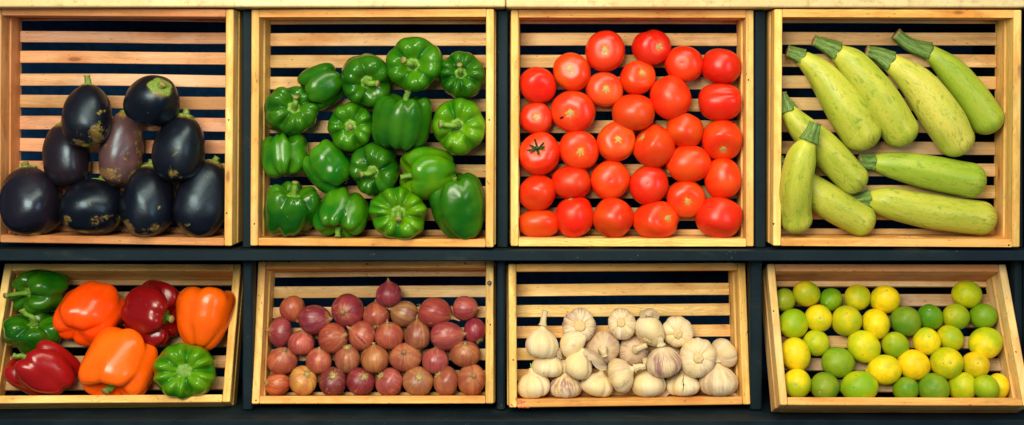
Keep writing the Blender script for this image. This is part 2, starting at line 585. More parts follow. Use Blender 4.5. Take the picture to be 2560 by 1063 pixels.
def tube(path, radii, nu=12, ribs=0, ribamp=0.0, cap=True):
    """swept tube with closed ends. returns V, F, pc, tip"""
    P = np.asarray(path, float)
    n = len(P)
    T = np.gradient(P, axis=0)
    T /= np.linalg.norm(T, axis=1)[:, None] + 1e-12
    ref = np.array([0.31, 0.52, 0.79])
    if abs(T[0] @ ref) > 0.9:
        ref = np.array([0.9, -0.3, 0.1])
    N = np.cross(T[0], ref)
    N /= np.linalg.norm(N)
    V = [P[0][None]]
    pc = [np.array([[0, 0, 0.0]])]
    th = np.arange(nu) / nu * 2 * np.pi
    L = np.r_[0, np.cumsum(np.linalg.norm(np.diff(P, axis=0), axis=1))]
    L /= L[-1]
    for i in range(n):
        N = N - (N @ T[i]) * T[i]
        N /= np.linalg.norm(N)
        B = np.cross(T[i], N)
        r = radii[i] * (1 + ribamp * np.cos(ribs * th)) if ribs else np.full(nu, radii[i])
        V.append(P[i] + r[:, None] * (np.cos(th)[:, None] * N + np.sin(th)[:, None] * B))
        pc.append(np.stack([np.cos(th), np.sin(th), np.full(nu, L[i])], 1))
    V.append(P[-1][None])
    pc.append(np.array([[0, 0, 1.0]]))
    V = np.vstack(V)
    pc = np.vstack(pc)
    return V, grid_faces(nu, n + 1), pc, pc[:, 2].copy()


def blob_patch(path_pts, n, width, rng, lift=0.25):
    """small curled flake of dry skin: V, F, pc"""
    m = 9
    C = catmull(path_pts, n)
    V, pc = [], []
    T = np.gradient(C, axis=0)
    for i in range(n):
        t = T[i] / (np.linalg.norm(T[i]) + 1e-9)
        side = np.cross(t, np.array([0, 0, 1.0]))
        side /= np.linalg.norm(side) + 1e-9
        up = np.cross(side, t)
        w = width * (math.sin(math.pi * (0.08 + 0.84 * i / (n - 1))) ** 0.6) * (1 + 0.18 * rng.normal())
        for j in range(m):
            s = j / (m - 1) * 2 - 1
            V.append(C[i] + side * s * w + up * (lift * width * (s * s) + 0.07 * width * math.sin(4 * s + i)))
            pc.append((math.cos(s * 1.5), math.sin(s * 1.5), i / (n - 1)))
    F = [(i * m + j, i * m + j + 1, (i + 1) * m + j + 1, (i + 1) * m + j) for i in range(n - 1) for j in range(m - 1)]
    return np.array(V), F, np.array(pc)


# ------------------------------------------------------------------ boards
class Boards:
    """collects bevelled boards (as one part) with grain coordinates and a tint per board"""

    def __init__(self):
        self.V, self.F, self.wc, self.tint = [], [], [], []

    def box(self, lo, hi, tint, along=0, bev=1.6, bend=0.0, rng=random):
        lo, hi = np.array(lo, float), np.array(hi, float)
        mid, half = (lo + hi) / 2, (hi - lo) / 2
        b = min(bev, half.min() * 0.8)
        nL = 9 if bend else 2
        order = [along, (along + 1) % 3, (along + 2) % 3]
        a0, a1, a2 = order
        # ring of 8 points (cut corners) in the cross-section, end rings pulled in
        h1, h2 = half[a1], half[a2]
        ring = [(-h1 + b, -h2), (h1 - b, -h2), (h1, -h2 + b), (h1, h2 - b), (h1 - b, h2), (-h1 + b, h2), (-h1, h2 - b), (-h1, -h2 + b)]
        ringi = [(x * (1 - b / h1), y * (1 - b / h2)) for x, y in ring]
        xs = [(-half[a0], ringi)] + [(x, ring) for x in np.linspace(-half[a0] + b, half[a0] - b, nL)] + [(half[a0], ringi)]
        base = len(self.V)
        off = np.array([rng.uniform(-9, 9) for _ in range(3)])
        kink = rng.uniform(-1, 1)
        for x, rg in xs:
            u = x / half[a0]
            for (y, z) in rg:
                p = np.zeros(3)
                p[a0], p[a1], p[a2] = x, y, z
                d = np.zeros(3)
                if bend:
                    d[1] = bend * (kink * (1 - u * u) + 0.5 * math.sin(3.1 * u + 5 * kink))
                self.V.append((mid + p + d) * S)
                self.wc.append(np.array([x, y, z]) * S + off)
                self.tint.append((*tint, 1))
        n = 8
        for r in range(len(xs) - 1):
            for i in range(n):
                j = (i + 1) % n
                self.F.append((base + r * n + i, base + r * n + j, base + (r + 1) * n + j, base + (r + 1) * n + i))
        self.F.append(tuple(base + i for i in reversed(range(n))))
        self.F.append(tuple(base + (len(xs) - 1) * n + i for i in range(n)))

    def holed(self, lo, hi, tint, holes, rng=random):
        """board along x with oval hand holes through its thickness (y). holes: (x, z, rx, rz)"""
        off = np.array([rng.uniform(-9, 9) for _ in range(3)])
        y0, y1 = lo[1], hi[1]
        mid = (np.array(lo) + np.array(hi)) / 2

        def v(x, y, z):
            self.V.append(np.array([x, y, z]) * S)
            self.wc.append((np.array([x, y, z]) - mid) * S + off)
            self.tint.append((*tint, 1))
            return len(self.V) - 1

        def strip(x0, x1):
            z0, z1 = lo[2], hi[2]
            a = [v(x0, y0, z0), v(x1, y0, z0), v(x1, y0, z1), v(x0, y0, z1)]
            b = [v(x0, y1, z0), v(x1, y1, z0), v(x1, y1, z1), v(x0, y1, z1)]
            self.F.append((a[0], a[1], a[2], a[3]))
            self.F.append((b[3], b[2], b[1], b[0]))
            self.F.append((a[3], a[2], b[2], b[3]))
            self.F.append((a[1], a[0], b[0], b[1]))
            return a, b
        x = lo[0]
        ends = []
        for (hx, hz, rx, rz) in sorted(holes):
            s = strip(x, hx - rx - 6)
            ends.append(s)
            xa, xb = hx - rx - 6, hx + rx + 6
            N = 40
            rings = []
            for y in (y0, y1):
                el, rc = [], []
                for i in range(N):
                    t = 2 * math.pi * i / N
                    c, q = math.cos(t), math.sin(t)
                    el.append(v(hx + rx * c, y, hz + rz * q))
                    m = max(abs(c), abs(q))
                    px, pz = c / m, q / m
                    rc.append(v(hx + px * (rx + 6), y, (hz + pz * ((hi[2] - hz) if pz > 0 else (hz - lo[2])))))
                rings.append((el, rc))
            for k, (el, rc) in enumerate(rings):
                for i in range(N):
                    j = (i + 1) % N
                    q = (el[i], el[j], rc[j], rc[i])
                    self.F.append(q if k == 0 else q[::-1])
            for i in range(N):
                j = (i + 1) % N
                self.F.append((rings[0][0][i], rings[1][0][i], rings[1][0][j], rings[0][0][j]))
                self.F.append((rings[0][1][j], rings[1][1][j], rings[1][1][i], rings[0][1][i]))
            x = xb
        s = strip(x, hi[0])
        ends.append(s)
        a, b = ends[0]
        self.F.append((a[0], a[3], b[3], b[0]))
        a, b = ends[-1]
        self.F.append((a[2], a[1], b[1], b[2]))

    def build(self, name, parent, mat='wood'):
        return link_mesh(name, self.V, self.F, mat, parent,
                         {'wc': ('FLOAT_VECTOR', self.wc), 'tint': ('FLOAT_COLOR', self.tint)}, smooth=False)


def vary(c, rng, a=0.07, h=0.04):
    k = 1 + rng.uniform(-a, a)
    return tuple(min(0.95, max(0.0, x * k * (1 + rng.uniform(-h, h)))) for x in c)


# ------------------------------------------------------------------ crates
W, TH, BK = 610.0, 19.0, 14.0
POSE = {
    1: ((-999.1, -30.4, -105.4), (0.5, -2.35, -0.56), 591.3, 94.5),
    2: ((-346.1, -35.4, -90.5), (-0.77, -2.59, -0.11), 592.2, 94.5),
    3: ((302.5, -35.9, -111.0), (-0.49, -0.07, -0.07), 594.2, 94.5),
    4: ((956.9, -34.2, -72.3), (0.5, -0.68, -0.24), 587.6, 94.5),
    5: ((-1025.7, -594.0, -157.4), (-25.12, 4.01, 1.12), 362.5, 84.0),
    6: ((-348.7, -571.6, -133.2), (-12.98, -2.24, 0.11), 357.4, 83.0),
    7: ((291.6, -569.6, -120.0), (-8.64, 3.51, 0.39), 355.3, 83.0),
    8: ((957.6, -581.0, -68.8), (-25.01, -0.27, -0.21), 357.3, 84.0),
}
ROT = {c: rotxyz(*POSE[c][1]) for c in POSE}
CAM = np.array([0.0, 0.0, FOC])


def ray(u, v):
    d = np.array([(u - 1280) / FOC, -(v - PY) / FOC, -1.0])
    return d


def on_plane(c, u, v, h):
    """point of crate c at height h over its slats, met by the line of sight measured at (u, v)"""
    t, M = np.array(POSE[c][0]), ROT[c]
    n = M[:, 2]
    d = ray(u, v)
    k = ((t + h * n) - CAM) @ n / (d @ n)
    return CAM + k * d


def local_y(c, v):
    t, M = np.array(POSE[c][0]), ROT[c]
    u = 1280 + t[0] * 0.98
    return (M.T @ (on_plane(c, u, v, 0) - t))[1]


YEL, ORA, TAN = (0.90, 0.615, 0.19), (0.84, 0.46, 0.13), (0.67, 0.455, 0.205)
SAL, SALW = (0.68, 0.385, 0.215), (0.69, 0.345, 0.135)
GREY = (0.64, 0.46, 0.235)
up_g = lambda a: [(a + 54.6 * k, a + 54.6 * k + 22.6) for k in range(10)]
GAPS = {
    1: [(53, 79), (107, 130), (160, 186), (216, 239), (271, 293), (327, 349), (382, 405), (435, 458), (490, 513), (545, 567)],
    2: up_g(60.5), 3: [(60, 83)] + up_g(60)[1:], 4: up_g(58.5),
    5: [(712, 729), (762, 785), (814, 837), (867, 889), (920, 942), (974, 998)],
    6: [(692, 715), (744, 767), (795, 819), (847, 873), (902, 926), (956, 980)],
    7: [(681, 709), (739, 761), (791, 814), (844, 868), (898, 921), (950, 972)],
    8: [(716, 735), (765, 788), (817, 840), (870, 895), (926, 948), (979, 1002)],
}
TINT = {  # side boards, top rail, bottom rail, slats
    1: (SALW, SALW, SALW, SAL), 2: (YEL, ORA, ORA, TAN), 3: (YEL, ORA, YEL, TAN), 4: (YEL, ORA, ORA, TAN),
    5: (YEL, YEL, YEL, GREY), 6: (YEL, ORA, ORA, TAN), 7: (YEL, (0.80, 0.45, 0.12), ORA, (0.86, 0.59, 0.22)), 8: ((0.88, 0.62, 0.25), SALW, ORA, GREY),
}
CRATE_LABEL = {
    1: 'reddish pine slatted crate holding the dark eggplants under the stone counter',
    2: 'square pine slatted crate filled with stalked green bell peppers',
    3: 'square pine slatted crate filled with red tomatoes',
    4: 'square pine slatted crate holding the pale green zucchini',
    5: 'low tilted pine crate holding red, orange and green bell peppers',
    6: 'low pine crate of red onions with a dark bolt in its side board',
    7: 'low pine crate of white garlic bulbs with pink smears on its corner',
    8: 'low tilted pine crate holding yellow lemons and green limes',
}
CRATE = {}
for c in range(1, 9):
    rng = random.Random(100 + c)
    t, ang, H, d = POSE[c]
    mw = mat4(RW @ ROT[c], world(t))
    root = thing('slatted_crate', CRATE_LABEL[c], 'crate', mw, 'wooden crates on the display rack')
    CRATE[c] = root
    ts, tt, tb, tl = TINT[c]
    hw, hh = W / 2, H / 2
    for sx in (-1, 1):
        bd = Boards()
        split = d * (0.50 if c < 5 else 0.46)
        ts2 = YEL if (c == 1 and sx == 1) else ts
        xo, xi = sx * hw, sx * (hw - TH)
        # two boards glued edge to edge, the lower a little thicker
        bd.box((min(xo, xi), -hh, split + 0.6), (max(xo, xi), hh, d), vary(ts2, rng), 1, 1.8, rng=rng)
        xo2, xi2 = sx * (hw + 2.5), sx * (hw - TH - 3.5)
        bd.box((min(xo2, xi2), -hh + 0.8, -BK), (max(xo2, xi2), hh - 0.8, split), vary(ts2, rng), 1, 1.8, rng=rng)
        bd.build('side_board', root)
    holes_t, holes_b = [], []
    if c in (2, 3, 4):
        hx = {2: (883, 1005), 3: (1518, 1646), 4: (2165, 2288)}[c]
        holes_t = [((ROT[c].T @ (on_plane(c, u, 45, d * 0.6) - np.array(t)))[0], d * 0.60, 37, 21) for u in hx]
    if c in (3, 4):
        hx = {3: 1497, 4: 2276}[c]
        holes_b = [((ROT[c].T @ (on_plane(c, hx, 590, d * 0.6) - np.array(t)))[0], d * 0.56, 40, 21)]
    for sy, tint, holes, nm in ((1, tt, holes_t, 'top_rail'), (-1, tb, holes_b, 'bottom_rail')):
        bd = Boards()
        y0, y1 = sorted((sy * hh, sy * (hh - TH)))
        lo, hi = (-hw + TH + 0.8, y0, -BK), (hw - TH - 0.8, y1, d - 0.6)
        # leave room for the thicker lower side boards: the rail's ends stop at the upper ones
        if holes:
            bd.holed(lo, hi, vary(tint, rng), holes, rng)
        else:
            bd.box(lo, hi, vary(tint, rng), 0, 1.6, rng=rng)
        bd.build(nm, root)
    bd = Boards()
    g = [(local_y(c, a), local_y(c, b)) for a, b in GAPS[c]]
    g = [(max(a, b), min(a, b)) for a, b in g]
    top = hh - TH - 0.5
    bot = -hh + TH + 0.5
    edges = []
    y = top
    for (a, b) in g:
        if b < bot + 3:
            if a > bot + 3:
                edges.append((a, y))
                y = None
            break
        edges.append((a, y))
        y = b
    if y is not None and y - bot > 4:
        edges.append((bot, y))
    for (a, b) in edges:
        if b - a > 3:
            bd.box((-hw + TH + 4.2, a, -BK + 1), (hw - TH - 4.2, b, rng.uniform(-1.2, 0.3)), vary(tl, rng, 0.16, 0.07), 0, 1.2,
                   bend=(1.6 if c == 1 else 0.6), rng=rng)
    bd.build('slatted_base', root)
    if c == 6:      # bolt head in the side board
        p = ROT[c].T @ (on_plane(c, 1223.5, 708, d + 1) - np.array(t))
        V, F, pc, tip = tube([p + np.array([0, 0, z]) for z in (-6, 0.6, 1.8, 2.4)], [6.0, 6.0, 5.2, 3.0], 20)
        link_mesh('bolt_head', V * S, F, 'steel', root)
    for (nu_, nv_) in {1: [(567, 533), (572, 300)], 2: [(1223, 300), (636, 560)], 3: [(1871, 200)], 4: [(2522, 613), (1934, 560)], 5: [(581, 765)],
                       6: [(722, 655.5), (918, 660), (1163, 658.5), (1226, 812), (640, 1001)], 7: [(1283, 900), (1869, 830)], 8: [(1934, 778), (2540, 880)]}[c]:
        p = ROT[c].T @ (on_plane(c, nu_, nv_, d) - np.array(t))
        V, F, pc, tip = tube([p + np.array([0, 0, z]) for z in (-4, 0.3, 0.7)], [2.1, 2.1, 1.2], 10)
        link_mesh('nail', V * S, F, 'pit', root)

# pink smears on the front of the garlic crate
sm = NT('pink_smear')
nz = sm.noise(sm.n('ShaderNodeTexCoord').outputs['Object'], 420, 4, 0.7)
sm.col((0.72, 0.075, 0.075))
sm.set(Alpha=sm.step(nz, 0.42, 0.60))
MAT['smear'] = sm.m
V, F = [], []
for (u0, v0, rx, ry) in ((1302, 1005, 10, 5), (1304, 1018, 9, 2.2), (1316, 1019, 7, 1.4), (1279, 1013.5, 4, 3.2), (1291, 997, 2.4, 4)):
    p = ROT[7].T @ (on_plane(7, u0, v0, POSE[7][3] + 0.35) - np.array(POSE[7][0]))
    b0 = len(V)
    V.append(p * S)
    for q in range(16):
        a = q / 16 * 6.283
        k = 1 + 0.25 * math.sin(3 * a + u0) + 0.15 * math.sin(5 * a)
        V.append((p + np.array([rx * k * math.cos(a), ry * k * math.sin(a), 0])) * S)
    F += [(b0, b0 + 1 + q, b0 + 1 + (q + 1) % 16) for q in range(16)]
link_mesh('paint_smear', V, F, 'smear', CRATE[7])

# ------------------------------------------------------------------ the rack and the counter
rack = thing('display_rack', 'dark painted display rack holding the eight wooden crates', 'rack', mat4(RW, world((0, -750, 0))))


def rbox(bm_name, lo, hi, bev=2.0, mat='rack'):
    bd = Boards()
    o = np.array([0, -750, 0])
    bd.box(np.array(lo) - o, np.array(hi) - o, (0, 0, 0), int(np.argmax(np.array(hi) - np.array(lo))), bev)
    return bd.build(bm_name, rack, mat)


for x0, x1 in ((-1372, -1340), (-681, -657), (-37.5, -10), (612.5, 641), (1270, 1291)):
    rbox('post', (x0, -338, -78), (x1, 262, -30), 3)
for x0, x1 in ((-1398, -1366), (-681, -656), (-38, -18), (602.5, 632), (1272, 1291)):
    rbox('post', (x0, -749, -78), (x1, -365, -30), 4)
rbox('shelf', (-1600, -364, -400), (1600, -339, 24), 2.0)
rbox('shelf', (-1600, -800, -400), (1600, -751, 54), 2.5)
rbox('side_panel', (1293, -750, -400), (1600, -365.5, 8), 2.5)
rbox('side_panel', (1308, -338, -400), (1600, 262, 8), 2.5)
rbox('side_panel', (-1600, -750, -400), (-1352, -365.5, -160), 2.5)
rbox('back_panel', (-1600, -800, -420), (1600, 300, -401), 1, 'back')


def slab(x0, x1, label, y0):
    root = thing('stone_counter', label, 'counter', mat4(RW, world(((x0 + x1) / 2, y0, 0))), 'stone counter slabs')
    nm = bpy.data.meshes.new('slab')
    import bmesh
    bm = bmesh.new()
    bmesh.ops.create_cube(bm, size=1)
    for v in bm.verts:
        v.co.x *= (x1 - x0) * S
        v.co.y = (v.co.y + 0.5) * 46 * S
        v.co.z = (v.co.z - 0.5) * 440 * S + 26 * S
    bmesh.ops.bevel(bm, geom=bm.edges[:], offset=5 * S, segments=4, profile=0.5, affect='EDGES')
    bm.to_mesh(nm)
    bm.free()
    for p in nm.polygons:
        p.use_smooth = False
    nm.materials.append(MAT['stone'])
    o = bpy.data.objects.new('stone_edge', nm)
    COL.objects.link(o)
    o.parent = root
    return root


def flat_slab(x0, x1, label, y0):
    r = slab(x0, x1, label, y0)
    ch = [o for o in bpy.data.objects if o.parent == r][0]
    # a slab is one mesh: drop the empty, keep the mesh
    ch.parent = None
    ch.matrix_world = mat4(RW, world(((x0 + x1) / 2, y0, 0)))
    ch.name = 'stone_counter'
    for k in ('label', 'category', 'group'):
        ch[k] = r[k]
    bpy.data.objects.remove(r)
    ch.name = 'stone_counter'


flat_slab(-1420, -16.2, 'cream stone counter edge above the eggplant and green pepper crates', 265)
flat_slab(-15.0, 1420, 'cream stone counter edge above the tomato and zucchini crates', 264)


# ------------------------------------------------------------------ produce
def frame_at(p):
    z = CAM - p
    z /= np.linalg.norm(z)
    x = np.array([1.0, 0, 0]) - z[0] * z
    x /= np.linalg.norm(x)
    return np.stack([x, np.cross(z, x), z], 1)


def axis_rot(axis, roll):
    a = np.array(axis, float)
    a /= np.linalg.norm(a)
    ref = np.array([0, 0, 1.0]) if abs(a[2]) < 0.9 else np.array([0, 1.0, 0])
    x = np.cross(ref, a)
    x /= np.linalg.norm(x)
    y = np.cross(a, x)
    M = np.stack([x, y, a], 1)
    c, s = math.cos(roll), math.sin(roll)
    return M @ np.array([[c, -s, 0], [s, c, 0], [0, 0, 1]])


class Item:
    """one fruit: canonical shape (axis +z to the stalk, diameter 1) turned, sized and set down in its crate"""

    def __init__(self, name, label, cat, group, c, u, v, w, h, V, axis, roll, mask=None, lift=0.0, depth=None):
        M = axis_rot(axis, roll)
        X = V @ M.T
        m = X if mask is None else X[mask]
        lo, hi = m.min(0), m.max(0)
        e = hi - lo
        ctr = (lo + hi) / 2
        Z = on_plane(c, u, v, 30)[2]
        k = (FOC - Z) / FOC
        sx, sy = 1.03 * w * k / e[0], 1.03 * h * k / e[1]
        sz = (sx * sy) ** 0.5
        if depth:
            sz = depth / e[2]
        half = e[2] * sz / 2
        self.p = on_plane(c, u, v, half + lift)
        Q = frame_at(self.p)
        A = Q @ np.diag([sx, sy, sz])
        self.off = ctr
        self.A, self.M, self.Q = A, M, Q
        self.D = (sx + sy) / 2
        n = ROT[c][:, 2]
        self.base = self.p - n * (half + lift * 0)
        self.root = thing(name, label, cat, mat4(RW, world(self.base)), group)
        self.color = None

    def to(self, V):
        """canonical -> metres from the root"""
        X = (V @ self.M.T - self.off) @ self.A.T + self.p - self.base
        return X * S

    def toq(self, V):
        """points given in the picture-facing frame of the fruit, canonical size"""
        X = (V - self.off) @ self.A.T + self.p - self.base
        return X * S

    def part(self, name, V, F, mat, pc, extra=None, color=None, label=None):
        at = {'pc': ('FLOAT_VECTOR', pc)}
        if extra:
            at.update(extra)
        o = link_mesh(name, V, F, mat, self.root, at)
        if color is not None:
            o.color = (*color, 1)
        if label:
            o['label'] = label
        return o

    def stalk(self, name, start, end, r0, r1, mat, bend=0.5, ribs=5, n=14, flare=1.25, nu=14):
        """stalk from canonical start, leaving along the axis and ending at a point of the facing frame"""
        s = start @ self.M.T
        a = self.M[:, 2]
        e = np.array(end, float)
        L = np.linalg.norm(e - s)
        P = catmull([s, s + a * L * bend * 0.6 + (e - s) * 0.18, s + (e - s) * 0.62 + a * L * 0.12 * bend, e], n)
        t = np.linspace(0, 1, n)
        R = r0 + (r1 - r0) * t
        R = R * (1 + 0.55 * np.exp(-t * 9)) * np.where(t > 0.9, flare, 1.0)
        R[0] *= 1.05
        V, F, pc, tip = tube(P, R, nu, ribs, 0.10)
        return self.part(name, self.toq(V), F, mat, pc, {'tip': ('FLOAT', tip)})


def split_mark(it, V, F, pts, width, mat, name):
    """a narrow split lying on the skin: points in the facing frame, in diameters from the centre"""
    from mathutils.bvhtree import BVHTree
    X = V @ it.M.T - it.off
    tree = BVHTree.FromPolygons([tuple(p) for p in X], F)
    C = catmull([(x, y, 0) for x, y in pts], 12)
    T = np.gradient(C, axis=0)
    W_ = []
    for q in range(12):
        t = T[q] / (np.linalg.norm(T[q]) + 1e-9)
        w_ = width * math.sin(math.pi * (0.06 + 0.88 * q / 11)) * (1 + 0.3 * math.sin(q * 2.3))
        for sgn in (-1, -.35, .35, 1):
            p = C[q] + np.array([-t[1], t[0], 0]) * sgn * w_
            h = tree.ray_cast(Vector((p[0], p[1], 3)), Vector((0, 0, -1)))[0]
            z = h.z if h is not None else 0
            W_.append((p[0], p[1], z + (.006 if abs(sgn) < 1 else .001)))
    FF = [(a * 4 + b, a * 4 + b + 1, a * 4 + b + 5, a * 4 + b + 4) for a in range(11) for b in range(3)]
    return it.part(name, it.toq(np.array(W_) + it.off), FF, mat, np.zeros((48, 3)))


def grooves(rng, n, jitter=0.25, width=0.30, second=0.35, lo=0.75):
    base = np.sort(np.arange(n) / n * 2 * np.pi + rng.uniform(-jitter, jitter, n))
    amp = rng.uniform(lo, 1.15, n)
    nx = np.r_[base[1:], base[0] + 2 * np.pi]
    sec = (base + nx) / 2 + rng.uniform(-0.12, 0.12, n)
    samp = rng.uniform(0.3, 1.0, n) * second

    def g(th):
        out = np.zeros_like(th)
        for b, a in zip(base, amp):
            dd = np.abs((th - b + np.pi) % (2 * np.pi) - np.pi)
            out = np.maximum(out, a * np.exp(-(dd / width) ** 1.5))
        for b, a in zip(sec, samp):
            dd = np.abs((th - b + np.pi) % (2 * np.pi) - np.pi)
            out = np.maximum(out, a * np.exp(-(dd / (width * 0.7)) ** 1.6))
        return out
    return g


def bell_pepper(c, z, x, y, w, h, axis, label, stalk=None, color=(0.012, 0.15, 0.008), k=1.0, taper=0.0, lobes=4, roll=None, seed=0, group='green bell peppers in the upper crate',
                lift=0, deep=0.22, st_col=None, depth=None, cal=0.135, second=0.35):
    rng = np.random.default_rng(1000 + seed)
    u, v = z(x, y)
    g = grooves(rng, lobes, width=.25, second=second, lo=.6)
    prof = [(0, .29), (.07, .29), (.145, .325), (.22, .40), (.31, .452), (.40, .43), (.47, .33), (.5, .17), (.497 - .03 * taper, -.03),
            (.475 - .10 * taper, -.22), (.42 - .14 * taper, -.36), (.33 - .14 * taper, -.44), (.22 - .10 * taper, -.462), (.12 - .05 * taper, -.43), (.0, -.39)]
    prof = [(r, zz * k) for r, zz in prof]
    phi = rng.uniform(0, 6.28, 3)

    def rm(th, t):
        wgt = 0.42 + 0.75 * max(0, (0.42 - t) / 0.42) ** 0.8 * min(1, t / 0.12) + 0.85 * max(0, (t - 0.6) / 0.4)
        return (1 - deep * wgt * g(th)) * (1 + 0.045 * np.cos(th - phi[0]) + 0.03 * np.cos(2 * th - phi[1]))

    def zm(th, t, r, zz):
        e = math.exp(-((t - 0.27) / 0.12) ** 2)
        e2 = math.exp(-((t - 0.78) / 0.12) ** 2)
        return (-0.13 * k * e * g(th) + 0.12 * k * e2 * g(th)) * deep / .17 + 0.05 * k * e2 * np.cos(th - phi[2]) + 0.03 * k * e * np.cos(th - phi[1])
    nu, nv = 96, 56
    V, pc = revolve(prof, nu, nv, rm, zm, 0.05, rng)
    thv = np.arctan2(pc[:, 1], pc[:, 0])
    gr = g(thv)
    it = Item('bell_pepper', label, 'bell pepper', group, c, u, v, w / z.k, h / z.k, V, axis, rng.uniform(0, 6.28) if roll is None else roll, lift=lift, depth=depth)
    it.part('flesh', it.to(V), grid_faces(nu, nv), 'pepper', pc, {'groove': ('FLOAT', gr)}, color)
    # calyx: scalloped disc in the pit
    nu2, nv2 = 40, 8
    R = cal
    Vc, pcc = revolve([(0, .318 * k), (.05, .33 * k), (R * .8, .318 * k), (R, .307 * k + .008), (R * .95, .285 * k), (.05, .275 * k), (0, .275 * k)], nu2, nv2,
                      lambda th, t: 1 + 0.13 * np.cos(6 * th + phi[0]) * min(1, t * 2), None, 0.02, rng)
    it.part('calyx', it.to(Vc), grid_faces(nu2, nv2), 'stem', pcc, {'tip': ('FLOAT', np.zeros(len(Vc)))})
    if stalk is not None:
        sx, sy, sz = stalk
        s0 = np.array([0, 0, .31 * k])
        q = s0 @ it.M.T
        it.stalk('stalk', s0, q + np.array([sx, sy, sz]), 0.052, 0.045, 'stem', 0.6)
    return it


class Zoom:
    """measurements were read off enlarged views: factor and corner"""

    def __init__(self, k, x0, y0):
        self.k, self.x0, self.y0 = k, x0, y0

    def __call__(self, x, y):
        return x / self.k + self.x0, y / self.k + self.y0


ZA = Zoom(1.661, 0, 0)
ZB = Zoom(1.661, 620, 0)
ZC = Zoom(1.661, 1260, 0)
ZD = Zoom(1.661, 1900, 0)
ZE = Zoom(2.4, 0, 620)
ZF = Zoom(2.4, 620, 620)
ZG = Zoom(2.4, 1260, 620)
ZH = Zoom(2.4, 1900, 620)

# ---- green bell peppers (upper crate)
G1, G2, G3 = (0.006, 0.092, 0.003), (0.009, 0.125, 0.003), (0.020, 0.180, 0.003)
PEP = [
    (302, 362, 185, 195, (-.80, -.38, .10), 'dark green bell pepper showing two smooth lobes, no stalk visible, near the top left', (-.26, -.12, .0), G1, dict(k=1.0, lobes=4, roll=0.6)),
    (490, 333, 197, 216, (.10, -.18, .95), 'green bell pepper with a torn brown-tipped stalk bent to the right, upper row', (.22, -.03, .22), G1, dict(lobes=4)),
    (693, 268, 230, 220, (-.08, .02, .97), 'topmost green bell pepper, broad with its stalk bent up to the left', (-.17, .09, .22), G2, dict(lobes=4)),
    (888, 312, 190, 190, (-.02, .12, .96), 'small many-ribbed green bell pepper in the upper right corner of its crate', (-.02, .19, .22), G1, dict(lobes=5, second=.7)),
    (180, 465, 215, 205, (.17, .30, .90), 'green bell pepper by the left crate side with a short upright pale-tipped stalk', (.03, .22, .18), G1, dict(lobes=5)),
    (428, 527, 187, 200, (-.10, .0, .98), 'green bell pepper facing out with a round calyx and broken-off stalk stub', (-.01, -.03, .12), G2, dict(lobes=5)),
    (640, 506, 240, 228, (.12, .97, .10), 'tall upright green bell pepper with long vertical ribs in the middle of the crate', (.05, .22, .04), G1, dict(k=.95, lobes=5, deep=.11, second=.8)),
    (876, 525, 215, 230, (-.06, .0, .98), 'light green bell pepper by the right crate side with a straight stalk pointing left', (-.34, .02, .2), G3, dict(lobes=4)),
    (153, 645, 185, 185, (-.05, .90, -.28), 'green bell pepper by the left crate side seen from its blunt side, stalk hidden', (0, .1, -.1), G2, dict(k=1.0, lobes=4, roll=2.1)),
    (325, 692, 208, 215, (-.55, .78, -.10), 'smooth slanted green bell pepper with diagonal lobes and no stalk showing', (-.02, .06, -.1), G2, dict(k=1.1, lobes=3, roll=1.0)),
    (527, 699, 203, 216, (-.20, -.22, .92), 'dark glossy green bell pepper with a thick stalk pointing left, centre of the crate', (-.24, -.05, .2), G1, dict(lobes=4)),
    (747, 720, 228, 213, (-.93, -.10, .26), 'green bell pepper lying sideways with its stalk sticking out to the left', (-.22, -.04, .02), G3, dict(k=1.0, lobes=3, taper=.5, roll=.3)),
    (182, 866, 222, 226, (.12, .84, .50), 'green bell pepper in the lower left corner with a tall upright stalk', (.03, .28, .12), G1, dict(k=1.05, lobes=4)),
    (388, 882, 228, 212, (-.22, -.82, .48), 'green bell pepper in the bottom row with its stalk hanging down', (-.02, -.22, .1), G2, dict(lobes=4)),
    (622, 885, 232, 212, (.0, -.05, .98), 'many-ribbed green bell pepper in the bottom row facing straight out', (.0, -.13, .22), G3, dict(lobes=5, second=.8)),
    (868, 855, 226, 268, (-.22, .92, .12), 'large dark green bell pepper leaning in the lower right corner of its crate', (-.03, .14, .04), G1, dict(k=1.1, lobes=3, taper=.35, roll=.8)),
]
for i, (x, y, w, h, ax, lab, st, colr, kw) in enumerate(PEP):
    bell_pepper(2, ZB, x, y, w, h, ax, lab, st, colr, seed=i, **kw)

